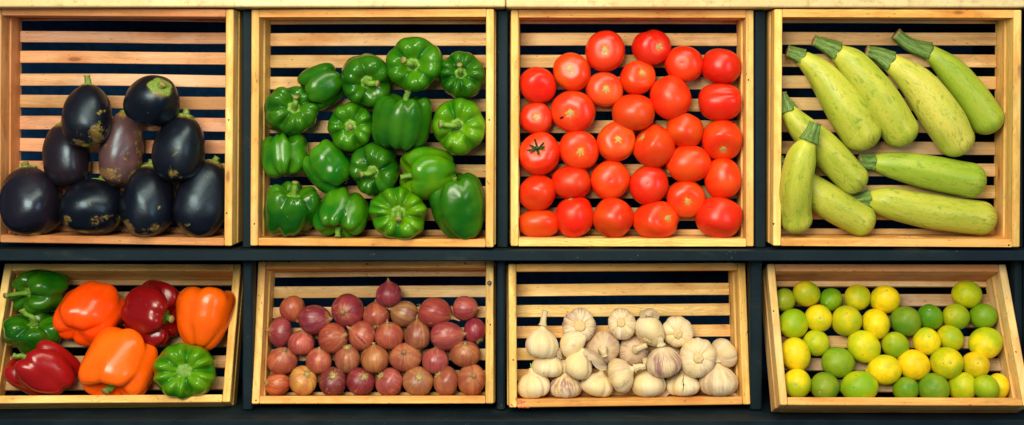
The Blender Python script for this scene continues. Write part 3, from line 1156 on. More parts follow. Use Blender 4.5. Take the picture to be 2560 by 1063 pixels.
# ---- mixed bell peppers (lower crate)
RED, DRED, ORG1, ORG2 = (0.28, 0.005, 0.006), (0.22, 0.004, 0.005), (0.95, 0.068, 0.002), (0.96, 0.115, 0.003)
GM = 'mixed bell peppers in the lower crate'
MIX = [
    (243, 263, 312, 258, (-.72, -.10, .42), 'dark green bell pepper in the top left corner with its stalk crossing the crate side', (-.37, -.06, .20), G1, dict(k=.95, lobes=4, cal=.11)),
    (200, 500, 330, 262, (.05, .62, .70), 'green bell pepper by the left crate side with a long curved stalk pointing up', (-.22, .34, .1), G1, dict(k=.8, lobes=4, cal=.10)),
    (260, 722, 425, 325, (-.62, .60, .15), 'red bell pepper in the lower left corner with a short green stalk', (-.24, .08, .04), RED, dict(k=1.0, lobes=3, cal=.10, roll=2.6, depth=130, lift=6)),
    (545, 393, 405, 368, (.42, .75, -.42), 'reddish orange bell pepper with a plain side facing out, upper left of the crate', (.04, .06, -.05), ORG1, dict(k=1.0, lobes=3, deep=.12, roll=.4, depth=140)),
    (917, 390, 350, 378, (.80, -.20, .50), 'dark red bell pepper with a cut stalk end pointing right', (.10, -.03, .22), DRED, dict(k=1.05, lobes=4, roll=.75, cal=.12)),
    (1232, 425, 335, 362, (.16, .96, -.10), 'upright orange bell pepper in the right corner tapering to its tip', (.04, .14, .0), ORG2, dict(k=1.1, lobes=4, taper=.8, deep=.05, roll=.9)),
    (712, 693, 428, 415, (-.28, -.84, .36), 'bright orange bell pepper in the bottom row with a green stalk tucked below', (-.10, -.12, .10), ORG2, dict(k=1.0, lobes=3, deep=.16, roll=1.2, cal=.10, depth=150)),
    (1110, 738, 358, 318, (-.13, .02, .98), 'many-ribbed green bell pepper facing out beside the right crate side', None, G3, dict(lobes=5, second=.7, cal=.135)),
]
for i, (x, y, w, h, ax, lab, st, colr, kw) in enumerate(MIX):
    bell_pepper(5, ZE, x, y, w, h, ax, lab, st, colr, seed=40 + i, group=GM, **kw)


# ---- tomatoes
def tomato(i, x, y, w, h, axis, label, scar=True, calyx=False, k=1.0, color=(0.78, 0.017, 0.0035), plum=0.0, crease=None):
    rng = np.random.default_rng(2000 + i)
    u, v = ZC(x, y)
    p0 = [(0, .400), (.06, .403), (.13, .409), (.24, .402), (.35, .362), (.45, .27), (.5, .06), (.475, -.17), (.38, -.33), (.22, -.41), (.08, -.425), (0, -.42)]
    p1 = [(0, .50), (.06, .505), (.14, .50), (.26, .46), (.38, .36), (.47, .19), (.5, .0), (.47, -.2), (.38, -.37), (.24, -.48), (.1, -.52), (0, -.525)]
    prof = [((1 - plum) * a[0] + plum * b[0], ((1 - plum) * a[1] + plum * b[1]) * k) for a, b in zip(p0, p1)]
    nl = int(rng.integers(4, 7))
    ph = rng.uniform(0, 6.28, 3)
    la = 0.035 * (1 - 0.5 * plum)

    def rm(th, t):
        e = max(0, 1 - t / 0.55) * min(1, t / 0.12)
        out = 1 + la * e * np.cos(nl * th + ph[0]) + 0.03 * np.cos(2 * th + ph[1])
        if crease is not None:
            dd = np.abs((th - crease + np.pi) % (2 * np.pi) - np.pi)
            out = out - 0.09 * np.exp(-(dd / 0.22) ** 2) * math.sin(math.pi * min(1, t * 1.1))
        return out
    nu, nv = 72, 44
    V, pc = revolve(prof, nu, nv, rm, None, 0.03, rng, (0.8, 2.0))
    it = Item('tomato', label, 'tomato', 'tomatoes in the upper crate', 3, u, v, w / ZC.k, h / ZC.k, V, axis, rng.uniform(0, 6.28))
    kk = rng.uniform(0.86, 1.12)
    it.part('flesh', it.to(V), grid_faces(nu, nv), 'tomato', pc, None, (color[0] * kk, color[1] * rng.uniform(0.6, 2.3), color[2]))
    if i == 11:
        split_mark(it, V, grid_faces(nu, nv), [(-.21, -.12), (-.26, -.145), (-.31, -.165)], .028, 'pit', 'skin_nick')
    z0 = V[0, 2]
    if scar:
        r = rng.uniform(.048, .062)
        Vs, pcs = revolve([(0, z0 + .016), (r * .35, z0 + .022), (r * .6, z0 + .012), (r, z0 + .020), (r * 1.1, z0 + .006), (r * .8, z0 - .02), (0, z0 - .02)], 20, 10, lambda th, t: 1 + .08 * np.cos(5 * th + ph[2]))
        it.part('stem_scar', it.to(Vs), grid_faces(20, 10), 'scar', pcs, {'tip': ('FLOAT', np.zeros(len(Vs)))})
    if calyx:
        VV, FF, PC = [], [], []
        for q in range(6):
            t = q / 6 * 2 * np.pi + 0.3 + 0.2 * rng.normal()
            dr = np.array([math.cos(t), math.sin(t), 0])
            L = rng.uniform(.17, .24)
            pts = [np.array([0, 0, z0 + .01]), dr * L * .4 + np.array([0, 0, z0 + .075]), dr * L * .8 + np.array([0, 0, z0 + .13]), dr * L + np.array([0, 0, z0 + .20])]
            a, b, cc = blob_patch(pts, 8, .030, rng, 0.3)
            FF += [tuple(n + sum(len(e) for e in VV) for n in f) for f in b]
            VV.append(a)
            PC.append(cc)
        Vt, Ft, pct, _ = tube([np.array([0, 0, z0 + zz]) for zz in (0, .05, .1, .13)], [.05, .04, .035, .03], 10)
        FF += [tuple(n + sum(len(e) for e in VV) for n in f) for f in Ft]
        VV.append(Vt)
        PC.append(pct)
        VV, PC = np.vstack(VV), np.vstack(PC)
        it.part('calyx', it.to(VV), FF, 'calyx', PC, {'tip': ('FLOAT', np.zeros(len(VV)))})
    return it


F_ = (0, 0, 1)
TOM = [
    (420, 213, 160, 166, (-.05, .06, 1), 'tomato at the top of the crate with a large yellow-rimmed stem scar', {}),
    (612, 197, 158, 142, (.45, .03, .85), 'topmost creased tomato with its stem scar turned to the right', dict(crease=2.0)),
    (748, 266, 158, 146, (.12, -.05, -1), 'smooth tomato showing a tiny blossom-end dimple, upper right', dict(scar=False)),
    (903, 277, 158, 145, (.2, 1, -.3), 'plain rounded tomato in the upper right corner of the crate', dict(plum=.3, scar=False)),
    (282, 299, 152, 156, (-.15, .15, 1), 'tomato with a yellow star-shaped scar, upper left beside the large-scarred one at the top', {}),
    (555, 323, 143, 140, (.32, .38, .85), 'small tomato with a pale scar near its upper right edge', {}),
    (416, 372, 152, 141, (.10, .05, 1), 'orange-red tomato with a small yellow scar, under the topmost scarred one', dict(color=(.74, .035, .006))),
    (140, 353, 150, 147, (-.18, .25, -1), 'dark red tomato with a blossom dimple, topmost along the left crate side', dict(scar=False)),
    (692, 405, 166, 178, (-.5, .85, -.1), 'large slanted oval tomato without a scar, right of centre', dict(plum=.9, scar=False)),
    (896, 424, 172, 150, (1, .05, -.1), 'heart-shaped tomato with a notch on its right, by the right crate side', dict(crease=1.0, scar=False, plum=.2)),
    (133, 491, 137, 131, (.0, .12, 1), 'smallest tomato, by the left crate side, with a yellow scar', {}),
    (287, 463, 181, 169, (-.18, -.08, 1), 'biggest tomato with a black nick beside its scar', dict(k=.95)),
    (538, 467, 173, 147, (1, -.1, .1), 'wide oval tomato lying sideways in the middle of the crate', dict(plum=.8, scar=False)),
    (750, 543, 149, 146, (.3, .9, -.5), 'plain round tomato above the slanted pointed one, right of centre', dict(plum=.2, scar=False)),
    (905, 581, 163, 163, (.1, -.62, .75), 'tomato by the right crate side with a dark scar near its lower edge', {}),
    (146, 638, 169, 174, (-.12, .28, .95), 'tomato with a dark green star calyx, by the left crate side', dict(scar=False, calyx=True)),
    (311, 621, 161, 160, (.08, -.10, 1), 'tomato facing out right beside the one with a green calyx', {}),
    (465, 589, 156, 163, (.16, .18, .95), 'orange-red tomato with a creased yellow scar, centre of the crate', dict(color=(.74, .04, .006))),
    (623, 608, 169, 176, (-.68, .55, .45), 'large tomato with its scar turned to its upper left edge', {}),
    (765, 680, 186, 152, (-.85, -.42, .1), 'pointed oval tomato lying on a slant, lower right', dict(plum=1.0)),
    (908, 740, 148, 161, (.1, -1, .0), 'tall barrel-shaped tomato by the right crate side', dict(plum=.7, scar=False)),
    (138, 800, 152, 149, (.3, .5, -.8), 'plain round tomato just above the bottom row by the left crate side', dict(scar=False)),
    (279, 757, 158, 139, (.8, .2, .1), 'tapered tomato narrowing to the right with window-shaped glints', dict(plum=.6, scar=False, crease=1.5)),
    (441, 747, 161, 163, (-.03, .02, -1), 'round tomato showing its blossom-end dimple in the centre, fifth row', dict(scar=False)),
    (601, 768, 158, 161, (.03, -.05, -1), 'faintly pointed round tomato above the bottom row, between two dimpled ones', dict(scar=False, plum=.3)),
    (755, 825, 155, 151, (.12, -.18, .97), 'tomato with a big yellow scar just above the bottom row, right of centre', {}),
    (145, 928, 168, 114, (1, .05, -.1), 'flat wide tomato in the bottom left corner', dict(plum=.6, scar=False)),
    (293, 900, 153, 164, (-.2, .9, .22), 'upright tomato in the bottom row with a dark scar at its top', dict(plum=.4)),
    (454, 905, 166, 163, (.4, .8, -.5), 'plain rounded tomato in the middle of the bottom row', dict(plum=.2, scar=False)),
    (631, 913, 188, 152, (.62, .12, .72), 'broad tomato in the bottom row with its scar facing right', dict(crease=.8)),
    (892, 903, 188, 166, (.2, .9, -.4), 'large plain tomato in the bottom right corner', dict(plum=.2, scar=False)),
]
for i, (x, y, w, h, ax, lab, kw) in enumerate(TOM):
    tomato(i, x, y, w, h, ax, lab, **kw)


# ---- eggplants
def eggplant(i, x, y, w, h, axis, label, stalk, k=1.2, color=(0.0030, 0.0042, 0.0085), lift=0, depth=None, cal=0.17, scars=0.5):
    rng = np.random.default_rng(3000 + i)
    u, v = ZA(x, y)
    prof = [(0, .49), (.08, .487), (.17, .460), (.28, .395), (.385, .28), (.455, .14), (.49, -.01), (.488, -.14), (.445, -.28), (.355, -.39), (.22, -.462), (.1, -.49), (0, -.493)]
    prof = [(r, z * k) for r, z in prof]
    nu, nv = 72, 52
    ph = rng.uniform(0, 6.28, 3)
    V, pc = revolve(prof, nu, nv, lambda th, t: 1 + .03 * np.cos(2 * th + ph[0]) + .02 * np.cos(3 * th + ph[1]), None, 0.055, rng, (1.0, 3.0))
    it = Item('eggplant', label, 'eggplant', 'eggplants piled in the upper crate', 1, u, v, w / ZA.k, h / ZA.k, V, axis, rng.uniform(0, 6.28), lift=lift, depth=depth)
    fl = it.part('flesh', it.to(V), grid_faces(nu, nv), 'eggplant', pc, None, color)
    fl.color = (*color, scars)
    # calyx draped over the shoulder, pointed lobes
    C = catmull(prof, 200)
    d = np.r_[0, np.cumsum(np.linalg.norm(np.diff(C, axis=0), axis=1))]
    nu2, nr = 50, 9
    Vc, pcc = [np.array([[0, 0, C[0, 1] + .02]])], [np.array([[0, 0, 0.]])]
    th = np.arange(nu2) / nu2 * 2 * np.pi
    lob = cal * (0.86 + 0.22 * np.abs(np.cos(2.5 * th + ph[2])) ** 1.5)
    for r in range(1, nr + 1):
        s = lob * min(1, r / (nr - 1))
        rr = np.interp(s, d, C[:, 0])
        zz = np.interp(s, d, C[:, 1])
        lift_ = .016 if r < nr else -.01
        Vc.append(np.stack([(rr + lift_ * .8) * np.cos(th), (rr + lift_ * .8) * np.sin(th), zz + lift_], 1))
        pcc.append(np.stack([np.cos(th), np.sin(th), np.full(nu2, r / nr)], 1))
    Vc, pcc = np.vstack(Vc), np.vstack(pcc)
    F = [(0, 1 + j, 1 + (j + 1) % nu2) for j in range(nu2)]
    F += [(1 + (r - 1) * nu2 + j, 1 + r * nu2 + j, 1 + r * nu2 + (j + 1) % nu2, 1 + (r - 1) * nu2 + (j + 1) % nu2) for r in range(1, nr) for j in range(nu2)]
    it.part('calyx', it.to(Vc), F, 'egg_stem', pcc, {'tip': ('FLOAT', np.zeros(len(Vc)))})
    s0 = np.array([0, 0, .48 * k])
    it.stalk('stalk', s0, s0 @ it.M.T + np.array(stalk), .075, .05, 'egg_stem', .5)
    return it


EB = (0.020, 0.0095, 0.0135)
EGG = [
    (360, 481, 188, 250, (.03, .96, -.34), 'eggplant with an upright stalk and yellow scars, upper left of the pile', (-.02, .22, -.02), dict(k=1.25, lift=55, scars=.85)),
    (630, 421, 214, 206, (.25, .52, .78), 'round topmost eggplant with its green calyx turned to the front', (.05, .06, .08), dict(k=1.0, lift=40, cal=.21, scars=.2)),
    (276, 645, 182, 258, (-.08, .97, -.1), 'slim brownish eggplant behind the upper left one, without scars', (-.02, .07, -.02), dict(k=1.4, color=(.014, .009, .013), scars=.15)),
    (504, 616, 172, 302, (.16, .98, -.05), 'long pale brown-purple eggplant with a yellow scarred tip, centre of the pile', (.03, .06, .0), dict(k=1.7, color=(0.088, 0.046, 0.046), scars=1.25)),
    (742, 615, 206, 272, (.18, .95, -.06), 'eggplant with yellow flecks along its right side, right of the pale one', (.0, .12, .0), dict(k=1.25, lift=25, scars=.7)),
    (131, 836, 240, 278, (-.15, .92, -.28), 'wrinkled dented eggplant in the lower left corner', (-.03, .10, .02), dict(k=1.15, color=(.009, .007, .013), scars=.1)),
    (381, 860, 242, 226, (.22, .85, -.35), 'squat eggplant with yellow scars on its left, bottom row', (.05, .14, .0), dict(k=1.0, scars=.85)),
    (613, 836, 216, 287, (.06, .97, -.22), 'black eggplant with a scarred lower edge and green stalk, bottom row', (.03, .12, .0), dict(k=1.25, scars=.75)),
    (838, 827, 222, 318, (.30, .92, -.15), 'large black eggplant pressed against the right crate side, bottom row', (.05, .10, .0), dict(k=1.4, depth=125, scars=.25)),
]
for i, (x, y, w, h, ax, lab, st, kw) in enumerate(EGG):
    eggplant(i, x, y, w, h, ax, lab, st, **kw)


# ---- zucchini
def zucchini(i, body, radii, stem, sr, label, color=(0.50, 0.55, 0.10), lifts=None):
    """body and stem: measured centreline points; radii in the same measure"""
    rng = np.random.default_rng(4000 + i)
    k = ZD.k
    n = len(body)
    lifts = lifts if isinstance(lifts, (list, tuple)) else [lifts or 0] * n
    R = [r / k for r in radii]
    P = [on_plane(4, *ZD(x, y), max(R[j], 14) + lifts[j] if j else R[1] * 0.9 + lifts[0]) for j, (x, y) in enumerate(body)]
    N = 44
    C4 = catmull([np.r_[p, r] for p, r in zip(P, R)], N)
    base = C4[N // 2, :3] - ROT[4][:, 2] * C4[N // 2, 3]
    root = thing('zucchini', label, 'zucchini', mat4(RW, world(base)), 'zucchini in the upper crate')
    path, rad = C4[:, :3], C4[:, 3].copy()
    # rounded blossom end: extend by hemisphere-like cap
    t = (path[-1] - path[-3])
    t /= np.linalg.norm(t)
    re = rad[-1]
    ext = [(re * 0.85 * math.sin(a), re * math.cos(a)) for a in np.linspace(0.15, 1.5, 10)]
    path = np.vstack([path] + [path[-1] + t * e for e, _ in ext[0:]])
    rad = np.r_[rad, [r for _, r in ext]]
    t0 = (path[0] - path[2])
    t0 /= np.linalg.norm(t0)
    path = np.vstack([path[0] + t0 * 4, path])
    rad = np.r_[rad[0] * 0.80, rad]
    V, F, pc, tip = tube(path, rad, 64, 6, 0.010)
    fn = wobble(rng, f=(0.6, 1.8))
    # lumpy: push off the axis a little
    V = V + (fn(V / 70.0)[:, None] * 1.8) * ROT[4][:, 1]
    o = link_mesh('flesh', (V - base) * S, F, 'zucchini', root, {'pc': ('FLOAT_VECTOR', pc)})
    kk = rng.uniform(0.92, 1.06)
    o.color = (color[0] * kk, color[1] * kk, color[2] * kk, 1)
    # stem: angular ribbed stub, flared where it joins
    Ps = [on_plane(4, *ZD(x, y), R[1] * 0.9 + lifts[0]) for (x, y) in stem]
    Ps[-1] = path[0] - t0 * 3
    Cs = catmull(Ps, 18)
    ts = np.linspace(0, 1, 18)
    rs = np.interp(ts, [0, .12, .45, .8, 1], [sr[0] * 1.08, sr[0], (sr[0] + sr[1]) / 2 * .95, sr[1] * .98, sr[1] * 1.12]) / k
    V, F, pc, tip = tube(Cs, rs, 40, 5, 0.11)
    pc = pc * np.array([1, 1, 1.0])
    link_mesh('stem', (V - base) * S, F, 'zuc_stem', root, {'pc': ('FLOAT_VECTOR', pc), 'tip': ('FLOAT', 1 - tip)})


ZP, ZG_, ZY = (0.47, 0.475, 0.052), (0.34, 0.43, 0.035), (0.56, 0.52, 0.078)
ZUC = [
    ([(178, 240), (262, 318), (355, 450), (420, 555)], [34, 64, 84, 84], [(112, 213), (140, 222), (178, 240)], (24, 31), 'pale yellow-green zucchini in the top row nearest the left crate side', ZP, 0),
    ([(322, 216), (388, 272), (495, 410), (582, 543)], [38, 66, 80, 76], [(222, 168), (270, 188), (322, 216)], (22, 37), 'zucchini with a long brown-tipped stem, second from the left in the top row', ZP, 0),
    ([(542, 258), (650, 345), (755, 485), (812, 582)], [40, 71, 85, 78], [(440, 212), (490, 228), (542, 258)], (22, 39), 'large pale yellow zucchini, third from the left in the top row', ZY, 0),
    ([(704, 216), (788, 288), (878, 398), (945, 498)], [32, 56, 66, 69], [(562, 140), (620, 185), (704, 216)], (24, 33), 'greener zucchini at the top right with the longest curved stem', ZG_, 0),
    ([(116, 462), (178, 535), (275, 625), (385, 745)], [35, 58, 70, 67], [(90, 385), (100, 420), (116, 462)], (17, 36), 'zucchini slanting across the left side under the small upright one', ZP, 12),
    ([(200, 590), (172, 655), (150, 770), (148, 870), (152, 912)], [34, 60, 66, 64, 65], [(230, 508), (218, 545), (200, 590)], (23, 35), 'short upright zucchini lying on top of two others by the left crate side', ZP, [96, 86, 68, 42, 32]),
    ([(108, 700), (190, 765), (292, 842), (418, 917)], [34, 58, 73, 69], [(80, 655), (90, 675), (108, 700)], (16, 31), 'zucchini in the lower left corner half hidden by the upright one', ZP, 0),
    ([(474, 674), (550, 685), (700, 716), (872, 749)], [33, 56, 72, 75], [(408, 668), (440, 672), (474, 674)], (30, 34), 'upper of the two zucchini lying crosswise, stem to the left', ZG_, 0),
    ([(456, 828), (530, 841), (710, 878), (918, 906)], [37, 64, 75, 72], [(385, 835), (420, 832), (456, 828)], (20, 35), 'lower of the two crosswise zucchini, along the bottom of the crate', ZP, 0),
]
for i, (b, r, s, sr, lab, colr, lf) in enumerate(ZUC):
    zucchini(i, b, r, s, sr, lab, colr, lf)


# ---- onions
def onion(i, x, y, w, h, axis, label, color, root=False, k=1.0, tuft=True, neck=0.12, lift=0):
    rng = np.random.default_rng(5000 + i)
    u, v = ZF(x, y)
    prof = [(0, .535), (.03, .53), (.048, .50), (.075, .462), (.14, .425), (.26, .365), (.39, .25), (.475, .09), (.5, -.06), (.47, -.22), (.38, -.355), (.24, -.44), (.1, -.47), (0, -.468)]
    prof = [(r, z * k) for r, z in prof]
    ph = rng.uniform(0, 6.28, 4)
    nu, nv = 64, 44
    V, pc = revolve(prof, nu, nv, lambda th, t: 1 + .02 * np.cos(2 * th + ph[0]) + .012 * np.cos(5 * th + ph[1]) + .006 * np.cos(13 * th + ph[2]), None, 0.03, rng, (0.8, 2.2))
    mask = V[:, 2] < .43 * k
    ax = np.array(axis, float) * (-1 if root else 1)
    it = Item('onion', label, 'onion', 'red onions in the lower crate', 6, u, v, w / ZF.k, h / ZF.k, V, ax, rng.uniform(0, 6.28), mask=mask, lift=lift)
    it.part('bulb', it.to(V), grid_faces(nu, nv), 'onion', pc, None, color)
    if i == 11:
        split_mark(it, V, grid_faces(nu, nv), [(-.25, .06), (-.02, -.12), (.17, -.33)], .022, 'split', 'skin_split')
    # dry neck
    s0 = np.array([0, 0, .49 * k])
    e = s0 @ it.M.T + it.M[:, 2] * neck + rng.normal(size=3) * .03
    it.stalk('neck', s0, e, .050, .022, 'neck', .3, 4, 10, .6, 12)
    # root plate with a tuft of short dry roots
    z0 = -.462 * k
    nr = 70
    VV, FF, PC = [], [], []
    cnt = 0
    Vd, pcd = revolve([(0, z0 - .028), (.07, z0 - .026), (.115, z0 - .002), (.12, z0 + .03), (0, z0 + .03)], 20, 8, lambda th, t: 1 + .12 * np.cos(5 * th + ph[3]), None, .06, rng, (3, 6))
    FF += grid_faces(20, 8)
    VV.append(Vd)
    PC.append(pcd)
    cnt += len(Vd)
    for q in range(nr if root else 14):
        a, r = rng.uniform(0, 6.28), .115 * rng.uniform(0, 1) ** .5
        p = np.array([r * math.cos(a), r * math.sin(a), z0 - .005])
        dr = np.array([math.cos(a) * rng.uniform(.1, 1.1), math.sin(a) * rng.uniform(.1, 1.1), -.8]) + rng.normal(size=3) * .3
        L = rng.uniform(.03, .085)
        Vt, Ft, pct, _ = tube([p, p + dr * L * .5, p + dr * L + rng.normal(size=3) * .012], [.009, .007, .004], 5)
        FF += [tuple(n + cnt for n in f) for f in Ft]
        VV.append(Vt)
        PC.append(pct)
        cnt += len(Vt)
    VV, PC = np.vstack(VV), np.vstack(PC)
    it.part('root_tuft', it.to(VV), FF, 'root', PC, {'tip': ('FLOAT', np.zeros(len(VV)))})
    return it


OR, PK, PU, TN, DK = (0.50, 0.118, 0.064), (0.48, 0.092, 0.080), (0.33, 0.044, 0.064), (0.64, 0.29, 0.085), (0.21, 0.034, 0.034)
ONI = [
    (265, 365, 147, 152, (.35, -.75, .15), 'small orange-brown onion at the upper left end of the heap', OR, dict(root=False)),
    (402, 432, 190, 172, (.78, .05, .45), 'purple onion with a pointed right end, second along the top edge of the heap', PU, {}),
    (598, 376, 190, 198, (-.30, -.10, .92), 'large round purple onion with a pale tan centre', PU, dict(neck=.05)),
    (770, 402, 156, 150, (.05, -.85, .35), 'onion with loose papery skin and its root end down, below the single topmost one', OR, dict(root=True)),
    (845, 277, 152, 142, (-.05, 1, .1), 'single topmost onion with a pointed neck', PU, dict(neck=.10, lift=14)),
    (937, 396, 160, 150, (-.8, .3, .2), 'brown onion with its neck turned to the upper left, below the topmost one', (0.36, 0.16, 0.07), {}),
    (1122, 386, 198, 172, (.88, -.30, .15), 'large red onion with torn papery skin and a neck pointing right', (0.36, 0.055, 0.050), dict(neck=.22)),
    (1305, 361, 147, 142, (.85, -.02, .3), 'small pink onion at the upper right end of the heap', PK, dict(neck=.16)),
    (191, 503, 133, 178, (-.92, .10, .30), 'upright oval purple onion with crosswise lines, by the left crate side', PU, dict(k=.85)),
    (320, 568, 159, 142, (.05, .88, .36), 'flattish pink onion with a dark neck, right of the upright oval one', PK, {}),
    (512, 541, 176, 176, (.66, .18, .62), 'orange-red onion with a round green neck scar at its right', (0.44, 0.095, 0.050), dict(neck=.03)),
    (683, 526, 157, 172, (-.72, .36, .30), 'onion with a purple split across its skin', OR, {}),
    (847, 526, 170, 159, (-.12, .80, .52), 'orange-brown onion with its neck up, middle of the second row', OR, {}),
    (1020, 521, 156, 167, (-.08, 1, .12), 'orange-brown onion with a pointed upright neck in the second row', (0.38, 0.12, 0.06), dict(neck=.18)),
    (1196, 529, 196, 166, (.93, .12, .25), 'broad rose onion lying sideways with a pointed right end', PK, dict(neck=.08)),
    (1362, 496, 131, 142, (.45, -.82, .25), 'small purple onion by the right crate side with dry roots below', PU, dict(root=True)),
    (206, 676, 178, 157, (.10, .62, .68), 'orange-brown onion by the left crate side with a frayed dry neck', OR, dict(neck=.14)),
    (425, 676, 152, 152, (.0, .82, .50), 'round orange onion with a small brown neck, third row', OR, dict(neck=.04)),
    (597, 666, 151, 167, (-.05, .80, .52), 'striped orange onion with a tan root patch at its top, third row', (0.44, 0.14, 0.075), dict(root=True)),
    (762, 666, 166, 162, (-.10, .86, .22), 'glowing orange-brown onion right of the one with the tan top', (0.44, 0.155, 0.060), dict(neck=.03)),
    (945, 656, 190, 167, (-.10, .30, .92), 'broad coral onion with a dark neck scar facing out', (0.45, 0.145, 0.075), dict(neck=.03)),
    (1125, 676, 156, 152, (.05, .92, .26), 'round coral onion with an upright tip, third row right of centre', PK, dict(neck=.08)),
    (1303, 636, 181, 152, (.0, .66, .72), 'brown onion with a ragged purple-brown patch on top, by the right crate side', (0.40, 0.15, 0.065), dict(neck=.05)),
    (180, 818, 147, 132, (-.92, .12, .30), 'small bright orange onion in the lower left corner with roots to the left', (0.50, 0.12, 0.045), dict(root=True)),
    (332, 797, 162, 174, (.28, .52, .76), 'tan yellow onion in the bottom row', TN, dict(root=True)),
    (508, 802, 161, 170, (.0, .50, .84), 'darkest brown-purple onion in the bottom row with a yellow root tuft', DK, dict(root=True)),
    (677, 802, 166, 160, (.25, .38, .85), 'crimson onion in the bottom row right of the darkest one', (0.25, 0.035, 0.045), dict(root=True)),
    (848, 804, 161, 164, (-.66, .46, .50), 'streaky pink onion in the bottom row with a root tuft at its upper left', (0.45, 0.105, 0.085), dict(root=True)),
    (1020, 799, 181, 170, (.06, .36, .90), 'tan orange onion in the bottom row with a wide root disc facing out', (0.48, 0.20, 0.075), dict(root=True)),
    (1187, 799, 147, 174, (-.66, .50, .45), 'narrow orange onion in the bottom row with its root at the upper left', (0.45, 0.155, 0.065), dict(root=True)),
    (1343, 791, 168, 184, (.12, .22, .95), 'coral onion in the lower right corner with a dark neck scar', (0.47, 0.155, 0.075), dict(neck=.03)),
]
for i, (x, y, w, h, ax, lab, colr, kw) in enumerate(ONI):
    rr = random.Random(i)
    colr = tuple(0.93 * q * rr.uniform(0.92, 1.08) for q in colr)
    onion(i, x, y, w, h, ax, lab, colr, **kw)


# ---- garlic
def garlic(i, x, y, w, h, axis, label, purple=0.15, stalk=None, cloves=9, dull=0.0, lift=0, sprout=None, depth=None, deep=.07, k=.92, extra=False):
    rng = np.random.default_rng(6000 + i)
    u, v = ZG(x, y)
    prof = [(0, .50), (.055, .495), (.075, .46), (.10, .40), (.17, .345), (.29, .285), (.41, .17), (.49, .02), (.495, -.12), (.43, -.26), (.31, -.345), (.19, -.365), (.10, -.335), (0, -.325)]
    prof = [(r, z * k) for r, z in prof]
    g = grooves(rng, cloves, .30, .19, .0, .15)
    ph = rng.uniform(0, 6.28, 3)

    def rm(th, t):
        wgt = min(1, max(0, (t - .16) / .2)) * (1 if t < .8 else 0.85)
        return (1 - deep * wgt * g(th)) * (1 + .035 * np.cos(th + ph[0]) + .03 * np.cos(2 * th + ph[1]))
    nu, nv = 108, 46
    V, pc = revolve(prof, nu, nv, rm, lambda th, t, r, z: .03 * g(th) * (math.exp(-((t - .85) / .1) ** 2)), 0.035, rng, (0.8, 2.4))
    thv = np.arctan2(pc[:, 1], pc[:, 0])
    gr = g(thv) * np.clip((pc[:, 2] - .2) / .2, 0, 1)
    mask = V[:, 2] < .40 * k
    it = Item('garlic_bulb', label, 'garlic', 'garlic bulbs in the lower crate', 7, u, v, w / ZG.k, h / ZG.k, V, axis, rng.uniform(0, 6.28), mask=mask, lift=lift, depth=depth)
    it.part('bulb', it.to(V), grid_faces(nu, nv), 'garlic', pc, {'groove': ('FLOAT', gr)}, (purple, dull, 0))
    if i == 17:
        split_mark(it, V, grid_faces(nu, nv), [(.06, .30), (.02, .12), (.03, -.05), (.0, -.27)], .014, 'pit', 'skin_crack')
    s0 = np.array([0, 0, .46 * k])
    if stalk is not None:
        it.stalk('stalk', s0, s0 @ it.M.T + np.array(stalk), .088, .078, 'gstalk', .5, 6, 14, 1.10, 18)
    z0 = -.33 * k
    r = rng.uniform(.135, .165)
    Vd, pcd = revolve([(0, z0 - .075), (r * .6, z0 - .07), (r * .95, z0 - .05), (r, z0 - .015), (r * .7, z0 + .03), (0, z0 + .03)], 36, 10, lambda th, t: 1 + .05 * np.cos(7 * th) + .04 * np.cos(3 * th + ph[2]), None, .03, rng, (4, 9))
    it.part('root_disc', it.to(Vd), grid_faces(36, 10), 'gdisc', pcd, {'tip': ('FLOAT', np.zeros(len(Vd)))})
    if extra:       # a clove broken loose but still hanging on
        Vc, pcc = revolve([(0, .44), (.05, .43), (.12, .36), (.24, .2), (.30, .02), (.28, -.16), (.18, -.30), (.08, -.34), (0, -.345)], 32, 24, lambda th, t: 1 + .12 * np.cos(th) - .06 * np.cos(2 * th), None, .04, rng)
        M2 = axis_rot((.75, .35, .2), 1.0)
        Vc = (Vc * 1.25) @ M2.T + np.array([-.20, .60, -.05]) + it.off
        it.part('clove', it.toq(Vc), grid_faces(32, 24), 'garlic', pcc, {'groove': ('FLOAT', np.zeros(len(Vc)))}, (.05, .05, 0))
    if sprout is not None:
        e = s0 @ it.M.T
        P = catmull([e - it.M[:, 2] * .02, e + np.array(sprout) * .5 + np.array([.01, 0, .03]), e + np.array(sprout)], 10)
        Vs, Fs, ps, tp = tube(P, np.linspace(.045, .012, 10), 10)
        it.part('sprout', it.toq(Vs), Fs, 'sprout', ps, {'tip': ('FLOAT', tp * 0)})
    return it


